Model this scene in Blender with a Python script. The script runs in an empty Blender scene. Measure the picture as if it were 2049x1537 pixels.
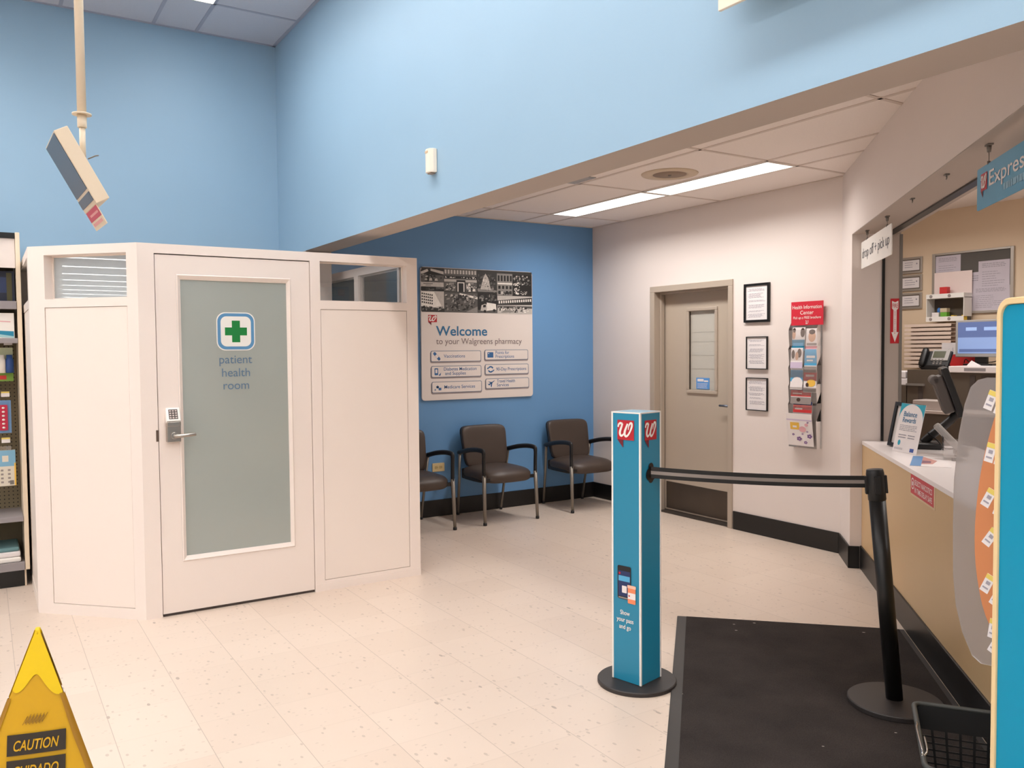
import bpy, bmesh, math, random
from math import radians as rad, sin, cos, pi, sqrt
from mathutils import Vector, Matrix

SC = bpy.context.scene
COL = SC.collection

# ------------------------------------------------------------------ camera
cd = bpy.data.cameras.new('camera')
cam = bpy.data.objects.new('camera', cd)
COL.objects.link(cam)
cd.sensor_fit = 'HORIZONTAL'
cd.sensor_width = 36.0
cd.lens = 36.0 * 1674.986 / 2049.0
cd.clip_start = 0.05
cd.clip_end = 200
yaw, pitch, roll = rad(32.31438), rad(-2.3372), rad(-0.48036)
Fv = Vector((sin(yaw) * cos(pitch), cos(yaw) * cos(pitch), sin(pitch)))
R0 = Vector((cos(yaw), -sin(yaw), 0))
U0 = R0.cross(Fv)
Rv = cos(roll) * R0 + sin(roll) * U0
Uv = -sin(roll) * R0 + cos(roll) * U0
m = Matrix((Rv, Uv, -Fv)).transposed().to_4x4()
m.translation = (0, 0, 1.513)
cam.matrix_world = m
SC.camera = cam

# ------------------------------------------------------------------ exposure, world
SC.view_settings.view_transform = 'Standard'
SC.view_settings.look = 'None'
SC.view_settings.gamma = 1.0
SC.view_settings.use_curve_mapping = False
SC.view_settings.exposure = 0.07
w = bpy.data.worlds.new('world')
SC.world = w
w.use_nodes = True
w.node_tree.nodes['Background'].inputs[0].default_value = (0.9, 0.95, 1.0, 1)
w.node_tree.nodes['Background'].inputs[1].default_value = 0.25

HALL_W = 82.0      # watts of one long hall row
ALC_W = 16.0         # watts of one alcove fixture
PH_W = 15.0          # watts of one pharmacy fixture
HALL_SPREAD = 140
WARM = (1.0, 0.955, 0.92)

# ------------------------------------------------------------------ key measures
XB = 2.064          # hall face of the bulkhead
XI = 2.264          # alcove face of the bulkhead
YW = 6.79           # back wall
XW = 5.277          # white alcove wall
ZH = 3.966          # hall ceiling
ZA = 2.745          # alcove ceiling
ZB = 2.266          # underside of the bulkhead
S0 = 1.0            # front of pharmacy wall: s = (x-y)/sqrt2, t = (x+y)/sqrt2
S1 = 1.305
SCN = 1.075         # counter front
Q2 = sqrt(2.0)
def ST(s, t): return ((s + t) / Q2, (t - s) / Q2)

# ------------------------------------------------------------------ materials
def lin(c):
    c = c / 255.0
    return c / 12.92 if c <= 0.04045 else ((c + 0.055) / 1.055) ** 2.4
def rgb(c): return (lin(c[0]), lin(c[1]), lin(c[2]), 1.0)
MATS = {}
def mat(name, col, rough=0.5, metal=0.0, spec=0.5, var=0.06, vscale=6.0, bump=0.0, bscale=200.0, emit=0.0, stretch=None):
    if name in MATS: return MATS[name]
    m = bpy.data.materials.new(name); m.use_nodes = True
    nt = m.node_tree; b = nt.nodes['Principled BSDF']
    c = rgb(col)
    b.inputs['Roughness'].default_value = rough
    b.inputs['Metallic'].default_value = metal
    b.inputs['Specular IOR Level'].default_value = spec
    tc = nt.nodes.new('ShaderNodeTexCoord')
    src = tc.outputs['Object']
    if stretch:
        mp = nt.nodes.new('ShaderNodeMapping'); mp.inputs['Scale'].default_value = stretch
        nt.links.new(src, mp.inputs['Vector']); src = mp.outputs['Vector']
    n = nt.nodes.new('ShaderNodeTexNoise'); n.inputs['Scale'].default_value = vscale; n.inputs['Detail'].default_value = 4
    nt.links.new(src, n.inputs['Vector'])
    mx = nt.nodes.new('ShaderNodeMix'); mx.data_type = 'RGBA'
    mx.inputs['A'].default_value = tuple(x * (1 - var) for x in c[:3]) + (1,)
    mx.inputs['B'].default_value = tuple(min(1, x * (1 + var)) for x in c[:3]) + (1,)
    nt.links.new(n.outputs['Fac'], mx.inputs['Factor'])
    nt.links.new(mx.outputs['Result'], b.inputs['Base Color'])
    if bump > 0:
        n2 = nt.nodes.new('ShaderNodeTexNoise'); n2.inputs['Scale'].default_value = bscale; n2.inputs['Detail'].default_value = 3
        nt.links.new(src, n2.inputs['Vector'])
        bp = nt.nodes.new('ShaderNodeBump'); bp.inputs['Strength'].default_value = bump; bp.inputs['Distance'].default_value = 0.004
        nt.links.new(n2.outputs['Fac'], bp.inputs['Height']); nt.links.new(bp.outputs['Normal'], b.inputs['Normal'])
    if emit > 0:
        nt.links.new(mx.outputs['Result'], b.inputs['Emission Color'])
        b.inputs['Emission Strength'].default_value = emit
    MATS[name] = m
    return m

def pane_mat(name, col, body, refl=0.06, rough=0.0, tint=(1, 1, 1)):
    """sheet glass or plastic: part clear, part milky body, with a glossy surface"""
    m = bpy.data.materials.new(name); m.use_nodes = True
    nt = m.node_tree; nt.nodes.clear()
    out = nt.nodes.new('ShaderNodeOutputMaterial')
    tr = nt.nodes.new('ShaderNodeBsdfTransparent'); tr.inputs[0].default_value = tint + (1,)
    df = nt.nodes.new('ShaderNodeBsdfDiffuse')
    tc = nt.nodes.new('ShaderNodeTexCoord')
    n = nt.nodes.new('ShaderNodeTexNoise'); n.inputs['Scale'].default_value = 3.0
    nt.links.new(tc.outputs['Object'], n.inputs['Vector'])
    mxc = nt.nodes.new('ShaderNodeMix'); mxc.data_type = 'RGBA'
    c = rgb(col)
    mxc.inputs['A'].default_value = tuple(x * 0.97 for x in c[:3]) + (1,); mxc.inputs['B'].default_value = tuple(min(1, x * 1.03) for x in c[:3]) + (1,)
    nt.links.new(n.outputs['Fac'], mxc.inputs['Factor']); nt.links.new(mxc.outputs['Result'], df.inputs[0])
    mx = nt.nodes.new('ShaderNodeMixShader'); mx.inputs[0].default_value = body
    nt.links.new(tr.outputs[0], mx.inputs[1]); nt.links.new(df.outputs[0], mx.inputs[2])
    gl = nt.nodes.new('ShaderNodeBsdfGlossy'); gl.inputs['Roughness'].default_value = rough; gl.inputs[0].default_value = (1, 1, 1, 1)
    fr = nt.nodes.new('ShaderNodeFresnel'); fr.inputs['IOR'].default_value = 1.5
    ad = nt.nodes.new('ShaderNodeMath'); ad.operation = 'ADD'; ad.use_clamp = True; ad.inputs[1].default_value = refl - 0.04
    nt.links.new(fr.outputs[0], ad.inputs[0])
    m2 = nt.nodes.new('ShaderNodeMixShader')
    nt.links.new(ad.outputs[0], m2.inputs[0]); nt.links.new(mx.outputs[0], m2.inputs[1]); nt.links.new(gl.outputs[0], m2.inputs[2])
    nt.links.new(m2.outputs[0], out.inputs[0])
    return m

def floor_material():
    m = bpy.data.materials.new('vinyl_tile'); m.use_nodes = True
    nt = m.node_tree; N = nt.nodes.new; L = nt.links.new
    b = nt.nodes['Principled BSDF']
    b.inputs['Roughness'].default_value = 0.24
    b.inputs['Specular IOR Level'].default_value = 0.42
    tc = N('ShaderNodeTexCoord')
    sp = N('ShaderNodeSeparateXYZ'); L(tc.outputs['Object'], sp.inputs[0])
    def math_(op, a, bb=None, c=None):
        n = N('ShaderNodeMath'); n.operation = op
        for i, v in enumerate((a, bb, c)):
            if v is None: continue
            if isinstance(v, (int, float)): n.inputs[i].default_value = v
            else: L(v, n.inputs[i])
        return n.outputs[0]
    ux = math_('MULTIPLY_ADD', sp.outputs[0], 1 / 0.3048, -0.30)
    uy = math_('MULTIPLY_ADD', sp.outputs[1], 1 / 0.3048, -0.56)
    def seam(u, wd):
        f = math_('FRACT', u)
        d = math_('MINIMUM', f, math_('SUBTRACT', 1.0, f))
        return math_('LESS_THAN', d, wd)
    sx = math_('MULTIPLY', seam(ux, 0.0045), 0.50)
    sy = math_('MULTIPLY', seam(uy, 0.0035), 0.22)
    seams = math_('MAXIMUM', sx, sy)
    # a random tone for each tile
    cb = N('ShaderNodeCombineXYZ'); L(math_('FLOOR', ux), cb.inputs[0]); L(math_('FLOOR', uy), cb.inputs[1])
    wn = N('ShaderNodeTexWhiteNoise'); wn.noise_dimensions = '2D'; L(cb.outputs[0], wn.inputs['Vector'])
    # flecks: thin short streaks
    def flecks(sc, st, thr, seed):
        mp = N('ShaderNodeMapping'); mp.inputs['Scale'].default_value = st; mp.inputs['Location'].default_value = (seed, seed, 0)
        mp.inputs['Rotation'].default_value = (0, 0, 0.6)
        L(tc.outputs['Object'], mp.inputs['Vector'])
        v = N('ShaderNodeTexVoronoi'); v.inputs['Scale'].default_value = sc; v.inputs['Randomness'].default_value = 1
        L(mp.outputs[0], v.inputs['Vector'])
        ss = N('ShaderNodeSeparateColor'); L(v.outputs['Color'], ss.inputs[0])
        return math_('MULTIPLY', math_('LESS_THAN', v.outputs['Distance'], thr), math_('GREATER_THAN', ss.outputs[0], 0.62))
    f1 = flecks(30, (1, 0.55, 1), 0.19, 3.1)
    f2 = flecks(46, (0.6, 1, 1), 0.20, 7.7)
    f3 = flecks(12, (0.8, 0.35, 1), 0.075, 1.3)
    n1 = N('ShaderNodeTexNoise'); n1.inputs['Scale'].default_value = 5.0; n1.inputs['Detail'].default_value = 5
    L(tc.outputs['Object'], n1.inputs['Vector'])
    base = N('ShaderNodeMix'); base.data_type = 'RGBA'
    base.inputs['A'].default_value = rgb((213, 195, 179)); base.inputs['B'].default_value = rgb((223, 206, 191))
    tone = math_('ADD', math_('MULTIPLY', wn.outputs[0], 0.55), math_('MULTIPLY', n1.outputs['Fac'], 0.45))
    L(tone, base.inputs['Factor'])
    dk = N('ShaderNodeMix'); dk.data_type = 'RGBA'; dk.inputs['B'].default_value = rgb((136, 120, 108))
    L(base.outputs['Result'], dk.inputs['A'])
    fl = math_('MAXIMUM', math_('MULTIPLY', f1, 0.34), math_('MAXIMUM', math_('MULTIPLY', f2, 0.20), math_('MULTIPLY', f3, 0.6)))
    L(math_('MAXIMUM', seams, fl), dk.inputs['Factor'])
    L(dk.outputs['Result'], b.inputs['Base Color'])
    rn = math_('MULTIPLY_ADD', n1.outputs['Fac'], 0.12, 0.27)
    L(rn, b.inputs['Roughness'])
    n2 = N('ShaderNodeTexNoise'); n2.inputs['Scale'].default_value = 9.0; L(tc.outputs['Object'], n2.inputs['Vector'])
    bp = N('ShaderNodeBump'); bp.inputs['Strength'].default_value = 0.03; bp.inputs['Distance'].default_value = 0.004
    L(n2.outputs['Fac'], bp.inputs['Height']); L(bp.outputs['Normal'], b.inputs['Normal'])
    return m

def carpet_material():
    m = bpy.data.materials.new('mat_pile'); m.use_nodes = True
    nt = m.node_tree; N = nt.nodes.new; L = nt.links.new
    b = nt.nodes['Principled BSDF']; b.inputs['Roughness'].default_value = 0.95; b.inputs['Specular IOR Level'].default_value = 0.15
    tc = N('ShaderNodeTexCoord')
    n = N('ShaderNodeTexNoise'); n.inputs['Scale'].default_value = 4; n.inputs['Detail'].default_value = 6; L(tc.outputs['Object'], n.inputs['Vector'])
    n2 = N('ShaderNodeTexNoise'); n2.inputs['Scale'].default_value = 260; L(tc.outputs['Object'], n2.inputs['Vector'])
    cr = N('ShaderNodeValToRGB'); cr.color_ramp.elements[0].position = 0.3; cr.color_ramp.elements[0].color = rgb((38, 34, 33))
    cr.color_ramp.elements[1].position = 0.75; cr.color_ramp.elements[1].color = rgb((70, 63, 60))
    mx = N('ShaderNodeMath'); mx.operation = 'MULTIPLY_ADD'; mx.inputs[1].default_value = 0.5
    L(n2.outputs['Fac'], mx.inputs[0])
    h = N('ShaderNodeMath'); h.operation = 'MULTIPLY'; h.inputs[1].default_value = 0.5; L(n.outputs['Fac'], h.inputs[0]); L(h.outputs[0], mx.inputs[2])
    L(mx.outputs[0], cr.inputs[0])
    # lint specks
    v = N('ShaderNodeTexVoronoi'); v.inputs['Scale'].default_value = 14; mp = N('ShaderNodeMapping'); mp.inputs['Scale'].default_value = (1, 0.45, 1); mp.inputs['Rotation'].default_value = (0, 0, 0.5)
    L(tc.outputs['Object'], mp.inputs['Vector']); L(mp.outputs[0], v.inputs['Vector'])
    lt = N('ShaderNodeMath'); lt.operation = 'LESS_THAN'; lt.inputs[1].default_value = 0.05; L(v.outputs['Distance'], lt.inputs[0])
    ss = N('ShaderNodeSeparateColor'); L(v.outputs['Color'], ss.inputs[0])
    g = N('ShaderNodeMath'); g.operation = 'GREATER_THAN'; g.inputs[1].default_value = 0.72; L(ss.outputs[0], g.inputs[0])
    a = N('ShaderNodeMath'); a.operation = 'MULTIPLY'; L(lt.outputs[0], a.inputs[0]); L(g.outputs[0], a.inputs[1])
    dk = N('ShaderNodeMix'); dk.data_type = 'RGBA'; dk.inputs['B'].default_value = rgb((196, 182, 172)); L(cr.outputs[0], dk.inputs['A']); L(a.outputs[0], dk.inputs['Factor'])
    L(dk.outputs['Result'], b.inputs['Base Color'])
    bp = N('ShaderNodeBump'); bp.inputs['Strength'].default_value = 0.7; bp.inputs['Distance'].default_value = 0.004
    L(n2.outputs['Fac'], bp.inputs['Height']); L(bp.outputs['Normal'], b.inputs['Normal'])
    return m

def lens_material(name, strength, col):
    m = bpy.data.materials.new(name); m.use_nodes = True
    nt = m.node_tree; nt.nodes.clear()
    o = nt.nodes.new('ShaderNodeOutputMaterial'); e = nt.nodes.new('ShaderNodeEmission')
    e.inputs[0].default_value = col + (1,); e.inputs[1].default_value = strength
    nt.links.new(e.outputs[0], o.inputs[0]); return m

FLOOR = floor_material()
PILE = carpet_material()
BLUE = mat('blue_hall_paint', (152, 185, 210), 0.55, var=0.025, vscale=2.0, bump=0.05, bscale=300)
ACCENT = mat('blue_accent_paint', (104, 153, 202), 0.5, var=0.02, vscale=2.0)
WHITEWALL = mat('white_wall_paint', (228, 217, 211), 0.6, var=0.02, vscale=2.0, bump=0.04, bscale=300)
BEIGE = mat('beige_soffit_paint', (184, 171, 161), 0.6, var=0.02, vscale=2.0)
TANWALL = mat('tan_pharmacy_paint', (230, 208, 180), 0.6, var=0.02)
TILEH = mat('hall_ceiling_tile', (206, 208, 218), 0.9, var=0.05, vscale=90, bump=0.25, bscale=160)
TILEA = mat('alcove_ceiling_tile', (240, 230, 223), 0.9, var=0.05, vscale=90, bump=0.3, bscale=160)
TBARH = mat('hall_ceiling_bar', (172, 176, 192), 0.6)
TBARA = mat('alcove_ceiling_bar', (212, 198, 188), 0.6)
RUBBER = mat('black_rubber_base', (20, 18, 18), 0.38, var=0.2)
BOOTH = mat('booth_laminate', (242, 229, 220), 0.42, var=0.012, vscale=2)
BOOTHP = mat('booth_panel_board', (243, 230, 220), 0.5, var=0.012, vscale=2)
SEAMDK = mat('dark_gap', (70, 60, 55), 0.8)  # colour standing for the shade in gaps and recesses
FROST = mat('frosted_door_glass', (166, 172, 166), 0.12, spec=0.5, var=0.03, vscale=1.2)
CLEAR = pane_mat('clear_window_glass', (190, 205, 210), 0.04, 0.025)
HAZE = pane_mat('hazy_window_glass', (205, 212, 212), 0.62, 0.09)
ACRYL = pane_mat('clear_acrylic', (225, 215, 210), 0.16, 0.05)
FROSTAC = pane_mat('frosted_acrylic', (160, 150, 146), 0.50, 0.04, 0.4)
STEEL = mat('brushed_steel', (176, 168, 160), 0.32, 1.0, var=0.1, vscale=40, stretch=(1, 1, 12))
CHROME = mat('chrome_wire', (210, 210, 212), 0.12, 1.0)
LEGM = mat('silver_leg_metal', (138, 131, 122), 0.42, 0.6)
BROWN = mat('brown_vinyl', (70, 58, 51), 0.42, spec=0.45, var=0.1, vscale=8, bump=0.12, bscale=420)
BLACKP = mat('black_plastic', (24, 23, 24), 0.45, var=0.15)
BLACKS = mat('black_satin', (16, 15, 15), 0.36, var=0.2)
DISCM = mat('dark_disc', (46, 41, 40), 0.5, var=0.1)
TEAL = mat('teal_print', (34, 134, 168), 0.38, var=0.02)
TEALP = mat('teal_board', (0, 148, 186), 0.6, spec=0.25, var=0.02)
SKY = mat('sign_blue', (84, 160, 200), 0.4, var=0.03)
WHITE = mat('white_plastic', (240, 236, 230), 0.4, var=0.02)
CREAM = mat('cream_metal', (232, 214, 188), 0.45, var=0.02)
CREAMT = mat('cream_trim', (238, 210, 158), 0.45, var=0.02)
RED = mat('logo_red', (186, 26, 40), 0.45, var=0.03)
REDDK = mat('logo_dark_red', (110, 20, 36), 0.5, var=0.03)
GREEN = mat('cross_green', (16, 128, 56), 0.45, var=0.03)
BADGEB = mat('badge_blue', (92, 146, 190), 0.45, var=0.03)
TXTB = mat('lettering_blue', (94, 122, 148), 0.5)
WELB = mat('welcome_blue', (44, 110, 154), 0.5)
TXTG = mat('lettering_grey', (128, 112, 112), 0.5)
TXTD = mat('lettering_dark', (62, 66, 78), 0.5)
ICONB = mat('icon_blue', (52, 104, 158), 0.5)
PAPER = mat('paper', (232, 226, 226), 0.7, var=0.02)
PRINT = mat('faint_print', (160, 155, 165), 0.8)
TAUPE = mat('taupe_door_paint', (182, 168, 152), 0.45, var=0.02)
TAUPEF = mat('taupe_frame_paint', (178, 164, 149), 0.42, var=0.02)
KICK = mat('kick_plate_metal', (96, 86, 78), 0.36, 0.7, var=0.12)
LAM = mat('tan_laminate', (206, 174, 130), 0.4, var=0.04, vscale=3)
TOPW = mat('white_worktop', (240, 232, 230), 0.3, var=0.015)
ORANGE = mat('orange_panel', (206, 132, 84), 0.6, var=0.05, vscale=10)
YELLOW = mat('yellow_vinyl', (206, 158, 6), 0.4, var=0.06, vscale=7, bump=0.25, bscale=14)
YELLOWC = mat('yellow_cap', (232, 196, 4), 0.35, var=0.04, vscale=7, bump=0.2, bscale=18)
YSEAM = mat('yellow_hem', (158, 112, 12), 0.5, var=0.06)
CAUTB = mat('caution_black', (44, 34, 22), 0.5)
SLATE = mat('slate_panel', (82, 96, 112), 0.4, var=0.04)
GREYP = mat('grey_plastic', (168, 164, 160), 0.45)
MIDG = mat('mid_grey', (124, 118, 112), 0.5)
DARKG = mat('dark_grey_board', (92, 88, 84), 0.7)
CABD = mat('dark_cabinet', (88, 76, 64), 0.6, var=0.08)
SILVER = mat('silver_frame', (186, 180, 172), 0.35, 0.6)
SCREEN = mat('screen_lower', (134, 158, 205), 0.4, emit=0.42, var=0.02)
SCREEND = mat('screen_upper', (92, 110, 158), 0.4, emit=0.36, var=0.02)
SCREENL = mat('screen_window', (150, 176, 220), 0.4, emit=0.5, var=0.02)
LCD = mat('lcd_green', (82, 84, 62), 0.3)
NAVY = mat('navy_print', (30, 48, 96), 0.45)
PEGB = mat('pegboard_brown', (128, 116, 92), 0.8, var=0.08)
LIPG = mat('shelf_lip', (150, 144, 146), 0.45)
SHAD = mat('button_shadow_print', (168, 156, 156), 0.7)
YTAG = mat('tag_yellow', (226, 202, 100), 0.5)
IVORY = mat('ivory_plastic', (222, 200, 150), 0.4)
HWARM = (1.0, 0.96, 0.92)
LENSH = lens_material('hall_light_lens', 9.0, HWARM)
LENSA = lens_material('alcove_light_lens', 2.4, HWARM)

# ------------------------------------------------------------------ mesh building
class MB:
    def __init__(s): s.v, s.f, s.mi, s.sm = [], [], [], []
    def add(s, vs, fs, mi=0, smooth=False, M=None):
        o = len(s.v)
        for v in vs:
            v = Vector(v)
            s.v.append(M @ v if M is not None else v)
        for f in fs:
            s.f.append([i + o for i in f]); s.mi.append(mi); s.sm.append(smooth)
        return s
    def box(s, x0, x1, y0, y1, z0, z1, mi=0, M=None):
        vs = [(x, y, z) for x in (x0, x1) for y in (y0, y1) for z in (z0, z1)]
        return s.add(vs, [(0, 1, 3, 2), (4, 6, 7, 5), (0, 4, 5, 1), (2, 3, 7, 6), (0, 2, 6, 4), (1, 5, 7, 3)], mi, False, M)
    def poly_xz(s, P, y0, y1, mi=0, M=None):
        n = len(P); vs = [(x, y0, z) for x, z in P] + [(x, y1, z) for x, z in P]
        fs = [tuple(range(n)), tuple(range(2 * n - 1, n - 1, -1))] + [(i, (i + 1) % n, n + (i + 1) % n, n + i) for i in range(n)]
        return s.add(vs, fs, mi, False, M)
    def flat_xz(s, P, y, mi=0): return s.add([(x, y, z) for x, z in P], [tuple(range(len(P)))], mi)
    def poly_xy(s, P, z0, z1, mi=0, M=None):
        n = len(P); vs = [(x, y, z0) for x, y in P] + [(x, y, z1) for x, y in P]
        fs = [tuple(range(n)), tuple(range(2 * n - 1, n - 1, -1))] + [(i, (i + 1) % n, n + (i + 1) % n, n + i) for i in range(n)]
        return s.add(vs, fs, mi, False, M)
    def lathe(s, prof, n=32, mi=0, M=None, smooth=True):
        vs, fs = [], []
        for r, z in prof:
            for k in range(n): vs.append((r * cos(2 * pi * k / n), r * sin(2 * pi * k / n), z))
        for i in range(len(prof) - 1):
            for k in range(n):
                a, b = i * n + k, i * n + (k + 1) % n
                fs.append((a, b, b + n, a + n))
        s.add(vs, fs, mi, smooth, M)
        caps = [tuple(range(n)), tuple(range((len(prof) - 1) * n, len(prof) * n))]
        s.add(vs, caps, mi, False, M) if False else None
        o = len(s.v) - len(vs)
        for c in caps:
            s.f.append([i + o for i in c]); s.mi.append(mi); s.sm.append(False)
        return s
    def tube(s, pts, r, n=10, mi=0, flat=1.0):
        pts = [Vector(p) for p in pts]; m = len(pts)
        rs = r if isinstance(r, (list, tuple)) else [r] * m
        T = [(pts[min(i + 1, m - 1)] - pts[max(i - 1, 0)]).normalized() for i in range(m)]
        ref = Vector((0, 0, 1)) if abs(T[0].z) < 0.9 else Vector((1, 0, 0))
        a = T[0].cross(ref).normalized()
        vs, fs = [], []
        for i in range(m):
            a = (a - T[i] * a.dot(T[i])).normalized(); b = T[i].cross(a)
            for k in range(n):
                th = 2 * pi * k / n
                vs.append(pts[i] + rs[i] * (a * cos(th) + b * sin(th) * flat))
        for i in range(m - 1):
            for k in range(n):
                p, q = i * n + k, i * n + (k + 1) % n
                fs.append((p, q, q + n, p + n))
        o = len(s.v); s.add(vs, fs, mi, True)
        for c in (range(n), range((m - 1) * n, m * n)):
            s.f.append([i + o for i in c]); s.mi.append(mi); s.sm.append(False)
        return s
    def superq(s, a, b, c, e1, e2, nu=14, nv=36, mi=0, M=None, fn=None):
        def pw(x, e): return math.copysign(abs(x) ** e, x)
        vs, fs = [], []
        for i in range(nu + 1):
            et = -pi / 2 + pi * i / nu
            for k in range(nv):
                om = 2 * pi * k / nv
                p = Vector((a * pw(cos(et), e1) * pw(cos(om), e2), b * pw(cos(et), e1) * pw(sin(om), e2), c * pw(sin(et), e1)))
                if fn: p = fn(p)
                vs.append(p)
        for i in range(nu):
            for k in range(nv):
                p, q = i * nv + k, i * nv + (k + 1) % nv
                fs.append((p, q, q + nv, p + nv))
        return s.add(vs, fs, mi, True, M)
    def build(s, name, mats, parent=None, loc=None, rz=0.0, bevel=0.0, seg=2):
        me = bpy.data.meshes.new(name)
        me.from_pydata([tuple(v) for v in s.v], [], s.f)
        for mm in (mats if isinstance(mats, (list, tuple)) else [mats]): me.materials.append(mm)
        for p, mi, sm in zip(me.polygons, s.mi, s.sm):
            p.material_index = mi; p.use_smooth = sm
        bm = bmesh.new(); bm.from_mesh(me)
        bmesh.ops.recalc_face_normals(bm, faces=bm.faces)
        bm.to_mesh(me); bm.free(); me.update()
        o = bpy.data.objects.new(name, me); COL.objects.link(o)
        if parent: o.parent = parent
        if loc: o.location = loc
        if rz: o.rotation_euler = (0, 0, rz)
        if bevel > 0:
            b = o.modifiers.new('bevel', 'BEVEL'); b.width = bevel; b.segments = seg; b.limit_method = 'ANGLE'; b.angle_limit = rad(40)
        return o

def tag(o, label=None, cat=None, group=None, kind=None):
    if label: o['label'] = label
    if cat: o['category'] = cat
    if group: o['group'] = group
    if kind: o['kind'] = kind
    return o
def thing(name, label, cat, loc=(0, 0, 0), rz=0.0, group=None):
    o = bpy.data.objects.new(name, None); o.empty_display_size = 0.1; COL.objects.link(o)
    o.location = loc; o.rotation_euler = (0, 0, rz)
    return tag(o, label, cat, group)
def struct(name, mb, m, parent=None, bevel=0.0):
    o = mb.build(name, m, parent, bevel=bevel)
    if parent is None: o['kind'] = 'structure'
    return o
def kids(o): return [c for c in bpy.data.objects if c.parent == o]
def dup(o, parent=None, loc=None, rz=None, label=None):
    c = o.copy(); COL.objects.link(c)
    if parent: c.parent = parent
    if loc is not None: c.location = loc
    if rz is not None: c.rotation_euler = (0, 0, rz)
    if label: c['label'] = label
    for k in kids(o): dup(k, c)
    return c
def rrect(x0, x1, z0, z1, r, n=5):
    P = []
    for cx, cz, a0 in ((x1 - r, z0 + r, -90), (x1 - r, z1 - r, 0), (x0 + r, z1 - r, 90), (x0 + r, z0 + r, 180)):
        for k in range(n + 1):
            a = rad(a0 + 90 * k / n); P.append((cx + r * cos(a), cz + r * sin(a)))
    return P
def spline(P, n=8):
    P = [Vector(p) for p in P]; out = []
    for i in range(len(P) - 1):
        a, b, c, d = P[max(i - 1, 0)], P[i], P[i + 1], P[min(i + 2, len(P) - 1)]
        for k in range(n):
            t = k / n
            out.append(0.5 * ((2 * b) + (c - a) * t + (2 * a - 5 * b + 4 * c - d) * t * t + (3 * b - a - 3 * c + d) * t ** 3))
    out.append(P[-1]); return out
def ribbon(mb, P, w, y, mi=0, n=8):
    """flat pen stroke in the xz plane"""
    S = spline([(x, 0, z) for x, z in P], n); m = len(S); vs, fs = [], []
    ws = w if isinstance(w, (list, tuple)) else None
    for i, p in enumerate(S):
        t = (S[min(i + 1, m - 1)] - S[max(i - 1, 0)]).normalized(); nn = Vector((-t.z, 0, t.x))
        if ws:
            u = i / (m - 1) * (len(ws) - 1); j = min(int(u), len(ws) - 2); ww = ws[j] * (1 - (u - j)) + ws[j + 1] * (u - j)
        else: ww = w
        for sg in (1, -1):
            q = p + nn * ww * 0.5 * sg; vs.append((q.x, y, q.z))
    for i in range(m - 1): fs.append((2 * i, 2 * i + 1, 2 * i + 3, 2 * i + 2))
    mb.add(vs, fs, mi)
def text(name, body, m, parent, x, z, size=None, width=None, y=-0.0015, align='C', off=0.0, shear=0.0, space=1.0, wmul=1.0):
    """flat lettering facing local -y, baseline z"""
    c = bpy.data.curves.new('lettering', 'FONT'); c.body = body; c.size = 1.0; c.offset = off; c.shear = shear; c.space_character = space
    o = bpy.data.objects.new('lettering_source', c); COL.objects.link(o)
    bpy.context.view_layer.update()
    dg = bpy.context.evaluated_depsgraph_get()
    me = bpy.data.meshes.new_from_object(o.evaluated_get(dg))
    bpy.data.objects.remove(o); bpy.data.curves.remove(c)
    xs = [v.co.x for v in me.vertices]; x0, x1 = min(xs), max(xs)
    sy = size if size else width / (x1 - x0)
    sx = width / (x1 - x0) if width else sy * wmul
    ref = {'C': (x0 + x1) / 2, 'L': x0, 'R': x1}[align]
    for v in me.vertices: v.co = Vector(((v.co.x - ref) * sx + x, y, v.co.y * sy + z))
    me.name = name; me.materials.clear(); me.materials.append(m)
    t = bpy.data.objects.new(name, me); COL.objects.link(t); t.parent = parent
    return t
def lines(mb, x0, x1, z0, z1, n, rng, y, mi=0, fill=0.4, jitter=0.4, indent=0.0):
    """rows of small grey print too blurred to read"""
    dz = (z1 - z0) / n
    for i in range(n):
        zz = z1 - (i + 0.5) * dz
        x = x0 + indent * rng.random(); xe = x1 - jitter * rng.random() * (x1 - x0)
        while x < xe:
            wl = (x1 - x0) * rng.uniform(0.05, 0.16); e = min(x + wl, xe)
            mb.add([(x, y, zz - dz * fill / 2), (e, y, zz - dz * fill / 2), (e, y, zz + dz * fill / 2), (x, y, zz + dz * fill / 2)], [(0, 1, 2, 3)], mi)
            x = e + (x1 - x0) * 0.02
def logo(parent, x, z, w, h, y=-0.0015):
    """red speech bubble with the white script initial; x,z = lower left of the square"""
    b = MB(); b.flat_xz([(x, z), (x + w, z), (x + w, z + h), (x, z + h)], y)
    b.flat_xz([(x, z), (x + 0.35 * w, z), (x + 0.35 * w, z - 0.40 * h)], y, 1)
    b.flat_xz([(x, z), (x + 0.35 * w, z), (x + 0.35 * w, z - 0.02 * h), (x, z + 0.02 * h)], y, 1)
    o = b.build('logo', [RED, REDDK], parent)
    s = MB()
    f = lambda P: [(x + a * w, z + c * h) for a, c in P]
    k = w * 0.11
    ribbon(s, f([(.05, .64), (.09, .77), (.18, .84), (.26, .82), (.32, .83)]), [k * .8, k * .9, k, k], y - 0.0006)
    ribbon(s, f([(.32, .83), (.25, .64), (.17, .43), (.17, .27), (.25, .20), (.37, .28), (.48, .46), (.57, .66), (.63, .83)]), [k * .9, k, k * 1.15, k * 1.1, k, k * .7, k * .6, k * .7, k * .8], y - 0.0006)
    ribbon(s, f([(.63, .83), (.54, .62), (.46, .42), (.46, .26), (.54, .19), (.67, .28), (.79, .47), (.88, .69), (.88, .84), (.80, .86), (.71, .73), (.67, .52)]), [k * .8, k, k * 1.15, k * 1.1, k, k * .8, k * .8, k, k, k * .9, k * .7, k * .3], y - 0.0012)
    s.build('script_initial', WHITE, o)
    return o
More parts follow.
